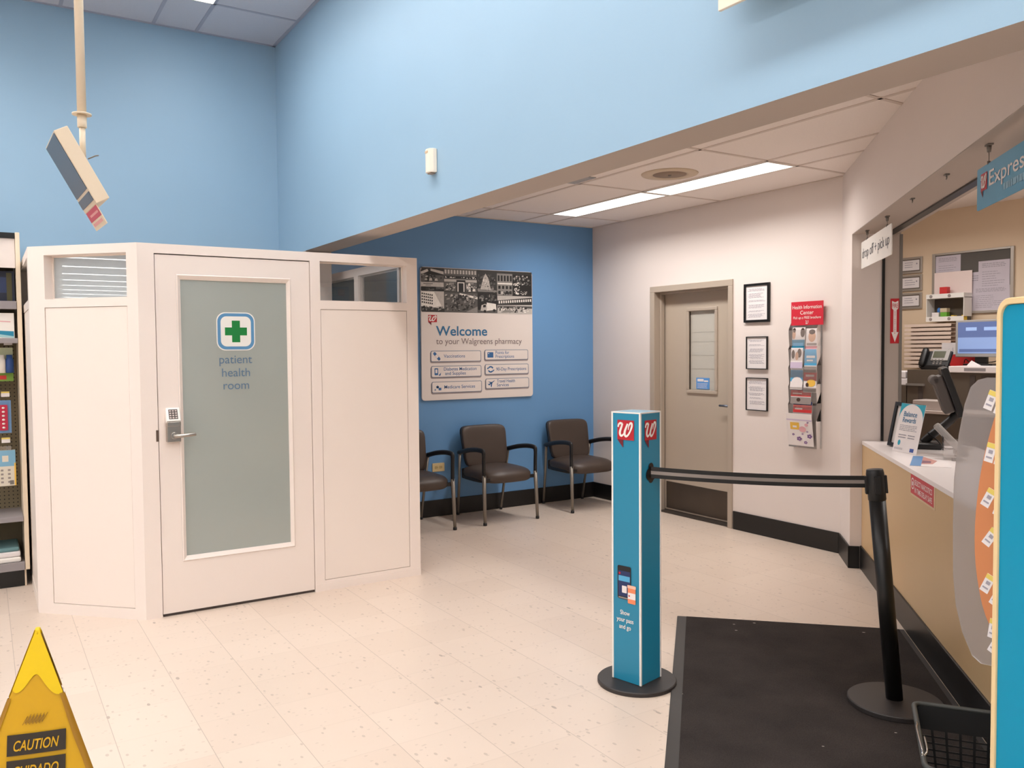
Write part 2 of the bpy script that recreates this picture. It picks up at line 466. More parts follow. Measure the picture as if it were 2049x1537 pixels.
def area_light(name, parent, loc, sx, sy, watts, spread, col=WARM):
    d = bpy.data.lights.new(name, 'AREA'); d.shape = 'RECTANGLE'; d.size = sx; d.size_y = sy; d.energy = watts; d.spread = rad(spread); d.color = col
    o = bpy.data.objects.new(name, d); COL.objects.link(o); o.parent = parent; o.location = loc
    return o

# ================================================================== THE SETTING
XL, YF = -40.0, -13.0
struct('floor', MB().box(XL, 8.2, YF, 7.2, -0.1, 0.0), FLOOR)

# hall ceiling with its grid
cb = MB(); cb.box(XL, XB, YF, YW, ZH, ZH + 0.08)
xg = []
k = 0
while XB - 0.61 - 2.44 * k > -8:
    x = XB - 0.61 - 2.44 * k; xg += [x, x - 0.305, x - 0.305 - 0.61, x - 0.305 - 1.22, x - 0.305 - 1.83]; k += 1
for x in xg: cb.box(x - 0.012, x + 0.012, YF, YW, ZH - 0.004, ZH + 0.01, 1)
y = 6.18
while y > -4:
    cb.box(-8, XB, y - 0.012, y + 0.012, ZH - 0.004, ZH + 0.01, 1); y -= 0.61
cb.box(XL, XB, YW - 0.025, YW, ZH - 0.005, ZH + 0.01, 1); cb.box(XB - 0.025, XB, YF, YW, ZH - 0.005, ZH + 0.01, 1)
struct('ceiling', cb, [TILEH, TBARH])

cb = MB(); cb.box(XI, 8.2, -6, 7.2, ZA, ZA + 0.08)
for x in (2.58, 3.19, 3.80, 4.405, 4.71): cb.box(x - 0.012, x + 0.012, -1, YW, ZA - 0.004, ZA + 0.01, 1)
for yy in (6.295, 5.03, 3.80, 2.57, 1.35): cb.box(XI, XW, yy - 0.012, yy + 0.012, ZA - 0.004, ZA + 0.01, 1)
cb.box(XI, XW, YW - 0.02, YW, ZA - 0.005, ZA + 0.01, 1); cb.box(XW - 0.02, XW, 3.86, YW, ZA - 0.005, ZA + 0.01, 1)
struct('ceiling_alcove', cb, [TILEA, TBARA])

struct('wall_back', MB().box(XL, XB + 0.1, YW, YW + 0.15, 0, ZH), BLUE)
struct('wall_back_alcove', MB().box(XB + 0.1, 8.2, YW, YW + 0.15, 0, ZA), ACCENT)
struct('wall_left', MB().box(XL - 0.15, XL, YF, YW, 0, ZH), BLUE)
struct('wall_front', MB().box(XL, 8.2, YF - 0.15, YF, 0, ZH), BLUE)
struct('wall_side_hall', MB().box(XB, XI, YF, 0.55, 0, ZB - 0.001), WHITEWALL)
# bulkhead: blue towards the hall, beige below and behind
bk = MB(); bk.box(XB, XI, YF, YW, ZB, ZH)
bk.mi = [1] * 6; bk.mi[0] = 0
struct('wall_bulkhead', bk, [BLUE, BEIGE])
struct('trim_pilaster', MB().box(XB, XI, 6.13, YW - 0.001, 0, ZB - 0.001), BEIGE)

# white alcove wall with the staff door opening
D0, D1, DH = 4.949, 5.853, 2.03
ww = MB()
ww.box(XW, XW + 0.15, 3.80, D0 - 0.02, 0, ZA); ww.box(XW, XW + 0.15, D1 + 0.02, YW - 0.001, 0, ZA); ww.box(XW, XW + 0.15, D0 - 0.02, D1 + 0.02, DH + 0.02, ZA)
struct('wall_alcove', ww, WHITEWALL)
# pharmacy wall at 45 degrees: pier, jamb and header over the serving hatch
TJ, TC = 6.055, (XW - S0 / Q2 * 1.0) * 0 + (2 * XW - S0 * Q2) / Q2
def stbox(mb, s0, s1, t0, t1, z0, z1, mi=0):
    P = [ST(s0, t0), ST(s0, t1), ST(s1, t1), ST(s1, t0)]
    return mb.poly_xy(P, z0, z1, mi)
pw = MB(); stbox(pw, S0, S1, TJ, TC + 0.02, 0, ZA - 0.001); stbox(pw, S0, S1, 2.24, TJ, 2.276, ZA - 0.001)
struct('wall_pharmacy', pw, WHITEWALL)
so_ = MB(); stbox(so_, S0 + 0.001, S1 - 0.001, 2.241, TJ - 0.001, 2.2718, 2.276)  # added thin sheet, its darker paint stands for shade under the header
struct('trim_soffit_shade', so_, BEIGE)
pj = MB(); stbox(pj, 1.208, S1 + 0.001, TJ - 0.003, TJ + 0.1, 0.87, 2.271)
struct('trim_jamb', pj, BEIGE)
sh = MB(); stbox(sh, 1.190, 1.207, TJ - 0.012, TJ + 0.01, 0.876, 2.271); stbox(sh, 1.215, 1.262, 2.24, TJ - 0.001, 2.262, 2.2715)
struct('trim_shutter_track', sh, BLACKS)
hw = MB(); stbox(hw, S1 - 0.006, S1 + 0.012, TJ - 0.008, TJ + 0.004, 0.87, 2.262)
struct('trim_jamb_edge', hw, MIDG)
struct('wall_pharmacy_back', MB().box(7.4, 7.55, -6, YW - 0.001, 0, ZA), TANWALL)
struct('wall_pharmacy_front', MB().box(XI, 7.4, -6.15, -6, 0, ZA), TANWALL)
struct('wall_pharmacy_side', MB().box(XW + 0.16, 7.39, 6.55, 6.7, 0, ZA), TANWALL)
# black rubber bases
bb = MB().box(XI, XW, YW - 0.012, YW, 0, 0.152)
struct('baseboard_back', bb, RUBBER, bevel=0.003)
struct('baseboard_alcove_rear', MB().box(XW - 0.012, XW, D1 + 0.075, YW - 0.012, 0, 0.152), RUBBER, bevel=0.003)
struct('baseboard_alcove_front', MB().box(XW - 0.012, XW, 3.868, D0 - 0.06, 0, 0.152), RUBBER, bevel=0.003)
pb = MB(); stbox(pb, S0 - 0.012, S0, TJ - 0.012, TC - 0.012, 0, 0.152); stbox(pb, S0 - 0.012, SCN - 0.014, TJ - 0.012, TJ, 0, 0.152)
struct('baseboard_pharmacy', pb, RUBBER, bevel=0.003)

# ------------------------------------------------------------------ staff door in the white wall (local x = -Y, y = +X)
dr = thing('door_1', None, None, (XW, D1, 0), rad(-90)); dr['kind'] = 'structure'
fw = D1 - D0
fr = MB()
for a, b_ in ((-0.06, 0.0), (fw, fw + 0.05)): fr.box(a, b_, -0.014, 0.16, 0, DH)
fr.box(-0.06, fw + 0.05, -0.014, 0.16, DH, DH + 0.055)
fr.box(0.0, 0.018, 0.055, 0.10, 0, DH); fr.box(fw - 0.018, fw, 0.055, 0.10, 0, DH); fr.box(0.018, fw - 0.018, 0.055, 0.10, DH - 0.018, DH)
fr.build('door_frame', TAUPEF, dr, bevel=0.004)
sl = MB()
GX0, GX1, GZ0, GZ1 = 0.33, 0.645, 1.14, 1.845
def cells(mb, xs, zs, holes, y0, y1, mi=0):
    xs, zs = sorted(set(xs)), sorted(set(zs))
    for i in range(len(xs) - 1):
        for j in range(len(zs) - 1):
            cx, cz = (xs[i] + xs[i + 1]) / 2, (zs[j] + zs[j + 1]) / 2
            if any(h[0] < cx < h[1] and h[2] < cz < h[3] for h in holes): continue
            mb.box(xs[i], xs[i + 1], y0, y1, zs[j], zs[j + 1], mi)
cells(sl, [0.004, fw - 0.004, GX0, GX1], [0.012, DH - 0.004, GZ0, GZ1], [(GX0, GX1, GZ0, GZ1)], 0.112, 0.155)
slab = sl.build('door_slab', TAUPE, dr)
lt = MB()
for a, b_, c_, d_ in ((GX0 - 0.03, GX1 + 0.03, GZ1, GZ1 + 0.03), (GX0 - 0.03, GX1 + 0.03, GZ0 - 0.03, GZ0), (GX0 - 0.03, GX0, GZ0, GZ1), (GX1, GX1 + 0.03, GZ0, GZ1)): lt.box(a, b_, 0.098, 0.13, c_, d_)
lt.build('window_frame', TAUPEF, slab, bevel=0.005)
pn = MB().box(GX0, GX1, 0.130, 0.135, GZ0, GZ1)
pn.build('window_pane', pane_mat('staff_door_glass', (206, 202, 192), 0.80, 0.05), slab)
bl = MB()
for i, zz in enumerate((1.22, 1.33, 1.45, 1.57, 1.655)): bl.box(GX0 + 0.005, GX1 - 0.005, 0.1285, 0.130, zz, zz + 0.0035)
bl.build('blind_line', mat('pane_lines', (176, 172, 164), 0.6), slab)
stk = MB().box(GX0 + 0.07, GX1 - 0.085, 0.127, 0.1295, 1.15, 1.25)
st_ = stk.build('sticker', mat('sticker_blue', (92, 150, 214), 0.5), slab)
lb = MB(); rng = random.Random(4); lines(lb, GX0 + 0.085, GX1 - 0.10, 1.155, 1.205, 4, rng, 0.1265, fill=0.3); lb.box(GX0 + 0.085, GX0 + 0.16, 0.1262, 0.1268, 1.218, 1.240); lb.box(GX0 + 0.165, GX1 - 0.10, 0.1262, 0.1268, 1.215, 1.228)
lb.build('printed_lines', PAPER, slab)
kp = MB().box(0.03, fw - 0.03, 0.109, 0.113, 0.025, 0.275); kp.build('kick_plate', KICK, dr)
hd = MB(); hd.tube([(fw - 0.055, 0.11, 1.02), (fw - 0.055, 0.06, 1.02)], 0.011); hd.tube([(fw - 0.05, 0.06, 1.02), (fw - 0.16, 0.058, 1.02)], [0.011, 0.009]); hd.lathe([(0.03, 0), (0.03, 0.012), (0.012, 0.016)], 20, 0, Matrix.Translation((fw - 0.055, 0.112, 1.02)) @ Matrix.Rotation(rad(90), 4, 'X'))
hd.build('door_handle', mat('dull_blue_steel', (110, 116, 128), 0.35, 0.7), dr)
MB().box(-0.004, fw + 0.004, 0.01, 0.2, 0, 0.006).build('threshold', mat('dark_threshold', (60, 52, 46), 0.5), dr)

# ================================================================== LIGHT FIXTURES
def fixture(label, loc, w_, l_, lens, group, watts=0, spread=150):
    t = thing('ceiling_light', label, 'light', loc, 0, group)
    f = MB()
    for a, b_, c_, d_ in ((-w_ / 2, -w_ / 2 + 0.005, -l_ / 2, l_ / 2), (w_ / 2 - 0.005, w_ / 2, -l_ / 2, l_ / 2), (-w_ / 2 + 0.005, w_ / 2 - 0.005, -l_ / 2, -l_ / 2 + 0.014), (-w_ / 2 + 0.005, w_ / 2 - 0.005, l_ / 2 - 0.014, l_ / 2)): f.box(a, b_, c_, d_, -0.008, 0)
    f.build('frame', WHITE, t)
    MB().box(-w_ / 2 + 0.005, w_ / 2 - 0.005, -l_ / 2 + 0.014, l_ / 2 - 0.014, -0.006, 0).build('lens', lens, t)
    if watts: area_light('lamp', t, (0, 0, -0.012), w_ - 0.04, l_ - 0.04, watts, spread)
    return t
# the row nearest the bulkhead, its end seen at the top of the picture
rowL = 17.0
fixture('long ceiling light strip over the booth, its end peeking in at the top', (1.302, 6.18 - rowL / 2, ZH), 0.29, rowL, LENSH, None, HALL_W * 0.95, HALL_SPREAD)
for k in range(1, 16):
    fixture('long ceiling light strip farther across the hall, only reflected in the booth window', (1.302 - 2.44 * k, 6.18 - rowL / 2, ZH), 0.29, rowL, LENSH, 'far hall light strips', HALL_W * (0.78 if k == 1 else 0.22) if k < 7 else 0, HALL_SPREAD if k < 2 else 158)
t = fixture('unseen short light added to brighten the back wall left of the booth', (-0.55, 5.55, ZH), 0.29, 1.225, LENSH, None, 14.0, 150)  # added lamp, lifts the left end of the back wall
fixture('rear of the two bright ceiling lights in the seating alcove', (4.545, 5.66, ZA), 0.27, 1.225, LENSA, None, ALC_W, 153)
fixture('front of the two bright ceiling lights, nearer the pharmacy counter', (4.556, 4.415, ZA), 0.27, 1.225, LENSA, None, ALC_W, 153)
for xx, yy in ((6.2, 4.2), (6.2, 2.2), (4.7, 1.4), (4.7, -0.8)): fixture('ceiling light inside the pharmacy, out of view, the counter pair added for the jamb', (xx, yy, ZA), 0.29, 1.225, LENSA, 'pharmacy ceiling lights', PH_W, 160)  # the pair nearer the counter is added to brighten the jamb

# round ceiling speaker and the small grey plate in the alcove ceiling
t = thing('ceiling_speaker', 'round cream speaker grille in the alcove ceiling beside the bright lights', 'speaker', (4.14, 4.44, ZA))
MB().lathe([(0.20, 0), (0.195, -0.006), (0.14, -0.010), (0.118, -0.006), (0.118, 0)], 40).build('rim', mat('speaker_cream', (206, 188, 164), 0.6), t)
g = MB(); g.lathe([(0.117, -0.001), (0.117, -0.006), (0.03, -0.009), (0.004, -0.009)], 36); g.build('grille', mat('speaker_grille', (150, 130, 112), 0.7, bump=0.5, bscale=500), t)
MB().lathe([(0.012, -0.008), (0.010, -0.016), (0.002, -0.018)], 14).build('screw', MIDG, t)
tag(MB().box(-0.10, 0.10, -0.13, 0.13, -0.006, 0).build('ceiling_plate', mat('plate_grey', (160, 158, 156), 0.6), loc=(3.66, 4.92, ZA), bevel=0.002), 'small grey plate in the alcove ceiling at the bulkhead edge', 'panel')

# ================================================================== PATIENT HEALTH BOOTH
booth = thing('patient_health_booth', 'white free-standing patient room booth with a frosted glass door', 'booth', (0.744, 5.068, 0))
BH, BT = 2.128, 0.09
def facet(loc, rz, L, wins, pans, extra=(), glass=CLEAR):
    holes = list(wins) + list(extra)
    xs = [0, L]; zs = [0, BH]
    for h in list(wins) + list(pans) + list(extra): xs += [h[0], h[1]]; zs += [h[2], h[3]]
    f = MB(); cells(f, xs, zs, holes + list(pans), 0, BT)
    f.build('frame', BOOTH, booth, loc, rz)
    for p in pans:
        b_ = MB(); b_.box(p[0] + 0.003, p[1] - 0.003, 0.003, BT - 0.01, p[2] + 0.003, p[3] - 0.003); b_.box(p[0], p[1], 0.012, BT - 0.012, p[2], p[3], 1)
        b_.build('wall_panel', [BOOTHP, mat('panel_groove', (196, 178, 164), 0.8)], booth, loc, rz)
    for h in wins:
        MB().box(h[0], h[1], BT * 0.78, BT * 0.78 + 0.006, h[2], h[3]).build('window_pane', glass, booth, loc, rz)
        s_ = MB()
        for a, b_, c_, d_ in ((h[0], h[1], h[2], h[2] + 0.008), (h[0], h[1], h[3] - 0.008, h[3]), (h[0], h[0] + 0.008, h[2] + 0.008, h[3] - 0.008), (h[1] - 0.008, h[1], h[2] + 0.008, h[3] - 0.008)): s_.box(a, b_, BT * 0.70, BT * 0.78, c_, d_)
        s_.build('window_bead', BOOTH, booth, loc, rz)
# front with door opening
facet((0, 0, 0), 0, 1.72, [(1.051, 1.643, 1.828, 2.076)], [(1.051, 1.643, 0.066, 1.777)], [(0.088, 0.987, 0.0, 2.074)])
# 45 degree corner facet
facet((0.238 - 0.744, 5.574 - 5.068, 0), rad(-45), 0.7156, [(0.108, 0.646, 1.825, 2.076)], [(0.104, 0.646, 0.062, 1.777)], glass=HAZE)
# right side running back to the wall, and left side
facet((1.72, BT, 0), rad(90), 1.61, [(0.03, 0.72, 1.828, 2.070), (0.80, 1.52, 1.828, 2.070)], [(0.03, 0.72, 0.066, 1.777), (0.80, 1.52, 0.066, 1.777)])
facet((0.238 - 0.744, 6.775 - 5.068, 0), rad(-90), 1.201, [(0.10, 1.10, 1.828, 2.076)], [(0.10, 1.10, 0.066, 1.777)], glass=HAZE)
# plinth strip along the visible feet
pl_ = MB(); pl_.box(0.99, 1.72, -0.004, 0, 0, 0.045)
pl_.build('base_trim', BOOTH, booth)
# the door
door = MB()
X0, X1, Z0, Z1 = 0.092, 0.984, 0.016, 2.068
gx0, gx1, gz0, gz1 = 0.228, 0.842, 0.334, 1.931
cells(door, [X0, X1, gx0 - 0.024, gx1 + 0.024], [Z0, Z1, gz0 - 0.028, gz1 + 0.03], [(gx0 - 0.024, gx1 + 0.024, gz0 - 0.028, gz1 + 0.03)], 0.006, 0.051)
dob = door.build('door', BOOTH, booth)
ml = MB()
a, b_, c_, d_ = gx0 - 0.024, gx1 + 0.024, gz0 - 0.028, gz1 + 0.03
def mould(P0, P1):   # sloping bead between outer rectangle P0 and inner P1
    o = [(P0[0], 0.004, P0[2]), (P0[1], 0.004, P0[2]), (P0[1], 0.004, P0[3]), (P0[0], 0.004, P0[3])]
    o2 = [(P0[0] + .006, -0.001, P0[2] + .006), (P0[1] - .006, -0.001, P0[2] + .006), (P0[1] - .006, -0.001, P0[3] - .006), (P0[0] + .006, -0.001, P0[3] - .006)]
    i_ = [(P1[0], 0.016, P1[2]), (P1[1], 0.016, P1[2]), (P1[1], 0.016, P1[3]), (P1[0], 0.016, P1[3])]
    k_ = [(P1[0], 0.04, P1[2]), (P1[1], 0.04, P1[2]), (P1[1], 0.04, P1[3]), (P1[0], 0.04, P1[3])]
    vs = o + o2 + i_ + k_; fs = []
    for L_ in range(3):
        for q in range(4): fs.append((L_ * 4 + q, L_ * 4 + (q + 1) % 4, L_ * 4 + 4 + (q + 1) % 4, L_ * 4 + 4 + q))
    ml.add(vs, fs)
mould((a, b_, c_, d_), (gx0, gx1, gz0, gz1))
ml.build('glazing_bead', BOOTH, dob)
MB().box(gx0, gx1, 0.022, 0.032, gz0, gz1).build('frosted_glass', FROST, dob)
gap = MB(); gap.box(X0 - 0.004, X0, 0.03, 0.06, 0.0, 2.074); gap.box(X1, X1 + 0.003, 0.02, 0.06, 0, 2.074); gap.box(X0, X1, 0.02, 0.06, 2.068, 2.074); gap.box(X0, X1, 0.010, 0.05, 0.001, 0.014)
gap.build('door_gap_shade', SEAMDK, dob)  # dark strips filling the door gaps, shade put into colour
st2 = MB(); st2.box(0.076, 0.089, -0.002, 0.004, 1.01, 1.075); st2.build('strike_plate', mat('bronze_plate', (110, 92, 80), 0.4, 0.6), dob)
# keypad lock
lk = MB(); lx0, lx1 = 0.129, 0.203
lk.box(lx0, lx1, -0.036, 0.006, 1.005, 1.122); lk.poly_xz(rrect(lx0, lx1, 1.095, 1.122, 0.006), -0.045, -0.03)
lk.box(lx0 + 0.012, lx1 - 0.012, -0.038, -0.03, 1.10, 1.112)
lk.tube([(lx0 + 0.037, -0.036, 1.043), (lx0 + 0.037, -0.056, 1.043)], 0.020, 20); lk.lathe([(0.008, 0), (0.008, 0.006)], 14, 0, Matrix.Translation((lx0 + 0.037, -0.054, 1.043)) @ Matrix.Rotation(rad(90), 4, 'X'))
lko = lk.build('lock_body', STEEL, dob, bevel=0.003)
kpv = MB(); kM = Matrix.Translation((0, -0.030, 1.120)) @ Matrix.Rotation(rad(-24), 4, 'X')
kpv.box(lx0 - 0.001, lx1 + 0.001, -0.014, 0.03, 0.0, 0.082, 0, kM)
kpv.build('keypad_plate', mat('keypad_white', (246, 242, 236), 0.3), dob, bevel=0.004)
kk = MB(); kk.box(lx0 + 0.012, lx1 - 0.014, -0.0155, -0.013, 0.012, 0.070, 0, kM)
for i in range(4):
    for j in range(3): kk.box(lx0 + 0.0155 + 0.0152 * j, lx0 + 0.0255 + 0.0152 * j, -0.0165, -0.015, 0.0155 + 0.0138 * i, 0.0235 + 0.0138 * i, 1, kM)
kk.build('keypad_keys', [mat('keypad_dark', (70, 58, 54), 0.5), mat('key_pale', (206, 190, 182), 0.5)], dob)
lv = MB(); lv.tube(spline([(lx0 + 0.037, -0.052, 1.040), (lx0 + 0.06, -0.056, 1.040), (lx0 + 0.115, -0.056, 1.043), (lx0 + 0.150, -0.050, 1.046)], 6), 0.0105, 12)
lv.build('lever_handle', STEEL, dob)
# badge and lettering on the glass
bg = MB(); bx, bz = 0.536, 1.636
bg.poly_xz(rrect(bx - 0.112, bx + 0.112, bz - 0.113, bz + 0.113, 0.052, 7), 0.0195, 0.0215, 0)
bg.flat_xz(rrect(bx - 0.106, bx + 0.106, bz - 0.107, bz + 0.107, 0.048, 7), 0.0190, 1)
bg.flat_xz(rrect(bx - 0.088, bx + 0.088, bz - 0.089, bz + 0.089, 0.034, 7), 0.0185, 0)
cw, cl = 0.0235, 0.064
bg.flat_xz([(bx - cw, bz - cl), (bx + cw, bz - cl), (bx + cw, bz - cw), (bx + cl, bz - cw), (bx + cl, bz + cw), (bx + cw, bz + cw), (bx + cw, bz + cl), (bx - cw, bz + cl), (bx - cw, bz + cw), (bx - cl, bz + cw), (bx - cl, bz - cw), (bx - cw, bz - cw)], 0.0180, 2)
bg.build('cross_badge', [WHITE, BADGEB, GREEN], dob)
for s_, zz in (('patient', 1.447), ('health', 1.369), ('room', 1.293)):
    text('lettering', s_, TXTB, dob, bx - 0.004, zz, size=0.071, y=0.0200, wmul=0.98)

# ================================================================== WELCOME SIGN
sg = thing('welcome_sign', 'square white Welcome pharmacy board with black-and-white photo strip on blue wall', 'sign', (3.326, YW, 1.062))
SW, SH_ = 1.195, 1.20
brd = MB().poly_xz(rrect(0, SW, 0, SH_, 0.03), -0.022, -0.004).build('board', mat('board_white', (230, 220, 214), 0.42, var=0.015), sg)
def BX(px): return (px - 105) / 1140.0 * SW
def BZ(py): return SH_ * (1 - (py - 80) / 1360.0)
rng = random.Random(11)
G = [mat('photo_grey_%d' % i, (v, v * 0.97, v * 0.94), 0.5, var=0.18, vscale=40) for i, v in enumerate((16, 44, 88, 140, 194, 240))]
cl_ = MB(); yq = [-0.0226]
def pr_(x0, y0, x1, y1, g): # rectangle in sign pixels
    yq[0] -= 0.000004
    cl_.flat_xz([(BX(x0), BZ(y1)), (BX(x1), BZ(y1)), (BX(x1), BZ(y0)), (BX(x0), BZ(y0))], yq[0], g)
def pp_(P, g):
    yq[0] -= 0.000004
    cl_.flat_xz([(BX(x), BZ(y)) for x, y in P], yq[0], g)
pr_(112, 84, 1240, 536, 1)
def clutter(x0, y0, x1, y1, n, gs, smin=6, smax=34):
    for _ in range(n):
        w_, h_ = rng.uniform(smin, smax), rng.uniform(smin, smax)
        x, y = rng.uniform(x0, x1 - w_), rng.uniform(y0, y1 - h_)
        pp_([(x, y + h_), (x + w_, y + h_ * rng.uniform(.6, 1)), (x + w_ * rng.uniform(.6, 1), y), (x + w_ * .1, y + h_ * .2)], rng.choice(gs))
def windows(x0, y0, x1, y1, nx, ny, g, sk=0.0):
    for i in range(nx):
        for j in range(ny):
            wx, wy = (x1 - x0) / nx, (y1 - y0) / ny
            a, b2 = x0 + wx * (i + .2), y0 + wy * (j + .2) + sk * i
            pr_(a, b2, a + wx * .6, b2 + wy * .62, g)
# top left: dark shop corner with pale awning, over a pale strip
pr_(106, 110, 325, 230, 0); pp_([(106, 130), (170, 100), (180, 122), (106, 160)], 4); pp_([(200, 95), (325, 120), (325, 150), (200, 118)], 4); pr_(106, 150, 165, 225, 2); pr_(190, 160, 325, 228, 2); clutter(106, 150, 325, 228, 26, [0, 1, 3, 4])
pr_(106, 232, 325, 278, 4); pr_(130, 245, 220, 252, 2); pr_(150, 262, 200, 267, 2); pr_(106, 280, 325, 320, 0); pr_(250, 280, 325, 300, 2); clutter(106, 285, 325, 320, 8, [1, 2])
# top second: storefront
pr_(328, 86, 655, 320, 2); windows(330, 86, 655, 150, 11, 1, 4); pr_(330, 160, 655, 185, 0); clutter(335, 162, 650, 186, 22, [4, 5], 5, 14); pr_(330, 195, 655, 220, 4); pr_(450, 200, 540, 320, 0); pr_(460, 222, 530, 320, 5); pr_(470, 232, 520, 320, 0); clutter(335, 225, 450, 320, 26, [0, 4, 3]); clutter(540, 225, 655, 320, 26, [0, 4, 5])
# top third: statue-like figure group and foliage
pr_(660, 100, 860, 320, 1); clutter(660, 105, 860, 320, 60, [0, 2, 3]); pp_([(690, 290), (720, 170), (745, 120), (775, 170), (800, 290)], 4); clutter(700, 160, 795, 290, 20, [3, 5, 2], 5, 18); pr_(665, 295, 860, 312, 3)
# top fourth: tall building with arcade
pr_(864, 112, 1028, 345, 3); windows(866, 112, 1028, 210, 5, 1, 0); pr_(870, 210, 1028, 226, 5); windows(870, 230, 1028, 340, 4, 2, 0); clutter(870, 290, 1028, 345, 18, [0, 1, 4])
# top fifth: night street with bright sign
pr_(1032, 118, 1240, 348, 0); clutter(1032, 120, 1240, 230, 60, [2, 3, 4], 5, 22); clutter(1035, 190, 1110, 340, 22, [4, 5], 6, 26); pp_([(1120, 340), (1150, 250), (1185, 230), (1240, 260), (1240, 340)], 0); clutter(1060, 290, 1210, 335, 20, [5], 5, 12)
# bottom first: white building in perspective
pr_(106, 324, 326, 530, 4); pp_([(106, 330), (230, 330), (300, 470), (106, 520)], 5); windows(108, 335, 220, 450, 6, 4, 0, 3); pp_([(106, 480), (326, 500), (326, 530), (106, 530)], 1); clutter(106, 470, 326, 525, 26, [0, 1, 3])
# bottom second: awning shops and crowd
pr_(330, 330, 660, 534, 2); pp_([(480, 335), (660, 370), (660, 395), (480, 352)], 5); clutter(330, 345, 660, 430, 44, [0, 4, 1, 3]); clutter(330, 400, 640, 520, 60, [0, 0, 1, 3], 8, 30); pp_([(540, 530), (660, 470), (660, 534)], 3)
# bottom third: dark street with white delivery van
pr_(664, 326, 862, 534, 0); clutter(670, 330, 860, 420, 30, [1, 2, 3]); pr_(664, 505, 862, 534, 2)
pp_([(690, 512), (700, 455), (735, 440), (755, 445), (755, 518)], 4); pp_([(755, 425), (850, 438), (856, 500), (755, 512)], 5); pp_([(718, 452), (745, 448), (745, 475), (716, 478)], 0)
for cx_, cy_ in ((735, 518), (832, 508)): pp_([(cx_ + 15 * cos(a_ * pi / 5), cy_ + 15 * sin(a_ * pi / 5)) for a_ in range(10)], 0)
# bottom fourth: low modern block
pr_(866, 348, 1240, 540, 4); pp_([(866, 400), (1240, 360), (1240, 440), (866, 450)], 1); windows(875, 395, 1235, 440, 15, 1, 5, -2.0); pr_(870, 455, 1240, 480, 2); clutter(870, 460, 1240, 530, 54, [0, 1, 3, 5], 6, 26); pp_([(900, 530), (940, 500), (1010, 500), (1050, 525)], 3)
cl_.build('photo_collage', G, sg)
logo(sg, BX(172), BZ(640), BX(255) - BX(172), BZ(566) - BZ(640), -0.0235)
text('lettering', 'Welcome', WELB, sg, BX(245), BZ(775), size=0.122, width=BX(757) - BX(245), y=-0.0235, align='L', off=0.016)
text('lettering', 'to your Walgreens pharmacy', TXTG, sg, BX(245), BZ(864), size=0.078, width=BX(1125) - BX(245), y=-0.0235, align='L')
def button(x0, x1, y0, y1, rows, icon):
    s_ = MB(); s_.flat_xz(rrect(BX(x0 - 6), BX(x1 + 3), BZ(y1 + 14), BZ(y0 + 10), 0.018), -0.0224, 0)
    s_.poly_xz(rrect(BX(x0), BX(x1), BZ(y1), BZ(y0), 0.016), -0.0262, -0.022, 1)
    s_.flat_xz(rrect(BX(x0 + 6), BX(x1 - 6), BZ(y1 - 6), BZ(y0 + 6), 0.012), -0.0266, 2)
    p = s_.build('service_button', [SHAD, mat('button_rim', (128, 138, 156), 0.5), mat('button_face', (232, 222, 216), 0.45)], sg)
    hgt = y1 - y0
    for i, r_ in enumerate(rows):
        yb_ = (y0 + y1) / 2 + 15 if len(rows) == 1 else y0 + hgt * (0.42 if i == 0 else 0.80)
        text('lettering', r_[0], ICONB, p, BX(x0 + r_[1]), BZ(yb_), size=0.043, width=BX(r_[2]) - BX(0), y=-0.0272, align='L', off=0.004)
    c_ = MB(); cx_, cz_ = BX(x0 + 58), BZ((y0 + y1) / 2); u = 0.001 * 1.05
    def q(P, mi=0): c_.flat_xz([(cx_ + a * u, cz_ + b2 * u) for a, b2 in P], -0.0272 - 0.0002 * mi, mi)
    if icon == 'plaster':
        ca, sa = cos(rad(-48)), sin(rad(-48))
        rr = lambda P: [(x * ca - z * sa, x * sa + z * ca) for x, z in P]
        q(rr(rrect(-44, 44, -13, 13, 11, 4))); q(rr([(-15, -12), (15, -12), (15, 12), (-15, 12)]), 1)
    elif icon == 'card': q(rrect(-31, 31, -24, 24, 4)); q([(-24, 10), (-12, 10), (-12, 16), (-24, 16)], 1)
    elif icon == 'meter': q(rrect(-27, 8, -30, 30, 6)); q(rrect(-19, 0, -12, 20, 3), 1); q([(10, -34), (30, -34), (36, -8), (22, -22)])
    elif icon == 'cycle':
        for a0 in (20, 200):
            P = [(30 * cos(rad(a0 + k * 14)), 30 * sin(rad(a0 + k * 14))) for k in range(10)] + [(17 * cos(rad(a0 + k * 14)), 17 * sin(rad(a0 + k * 14))) for k in range(9, -1, -1)]
            q(P)
        q([(18, -4), (40, -4), (29, -20)]); q([(-18, 4), (-40, 4), (-29, 20)])
    elif icon == 'care':
        q([(-12, -8), (10, -8), (-1, 22)]); q(rrect(-16, 12, -2, 10, 4)); q([(8, -26), (34, -26), (34, -4), (8, -4)]); q([(-34, -26), (-18, -26), (-24, -10)])
    elif icon == 'plane':
        q([(-34, -8), (30, 26), (36, 30), (34, 22), (-20, -16)]); q([(-34, 20), (4, 14), (14, 4), (-8, 6)]); q([(4, -34), (12, 6), (0, 2), (-6, -22)]); q([(-38, 4), (-30, -8), (-22, -8)])
    c_.build('service_icon', [ICONB, mat('button_face', (0, 0, 0))], p)
button(190, 690, 932, 1046, [('Vaccinations', 126, 210)], 'plaster')
button(193, 692, 1088, 1206, [('Diabetes Medication', 122, 327), ('and Supplies', 134, 205)], 'meter')
button(196, 695, 1250, 1366, [('Medicare Services', 122, 307)], 'care')
button(728, 1192, 926, 1036, [('Points for', 112, 145), ('Prescriptions', 112, 198)], 'card')
button(730, 1196, 1080, 1190, [('90-Day Prescriptions', 116, 323)], 'cycle')
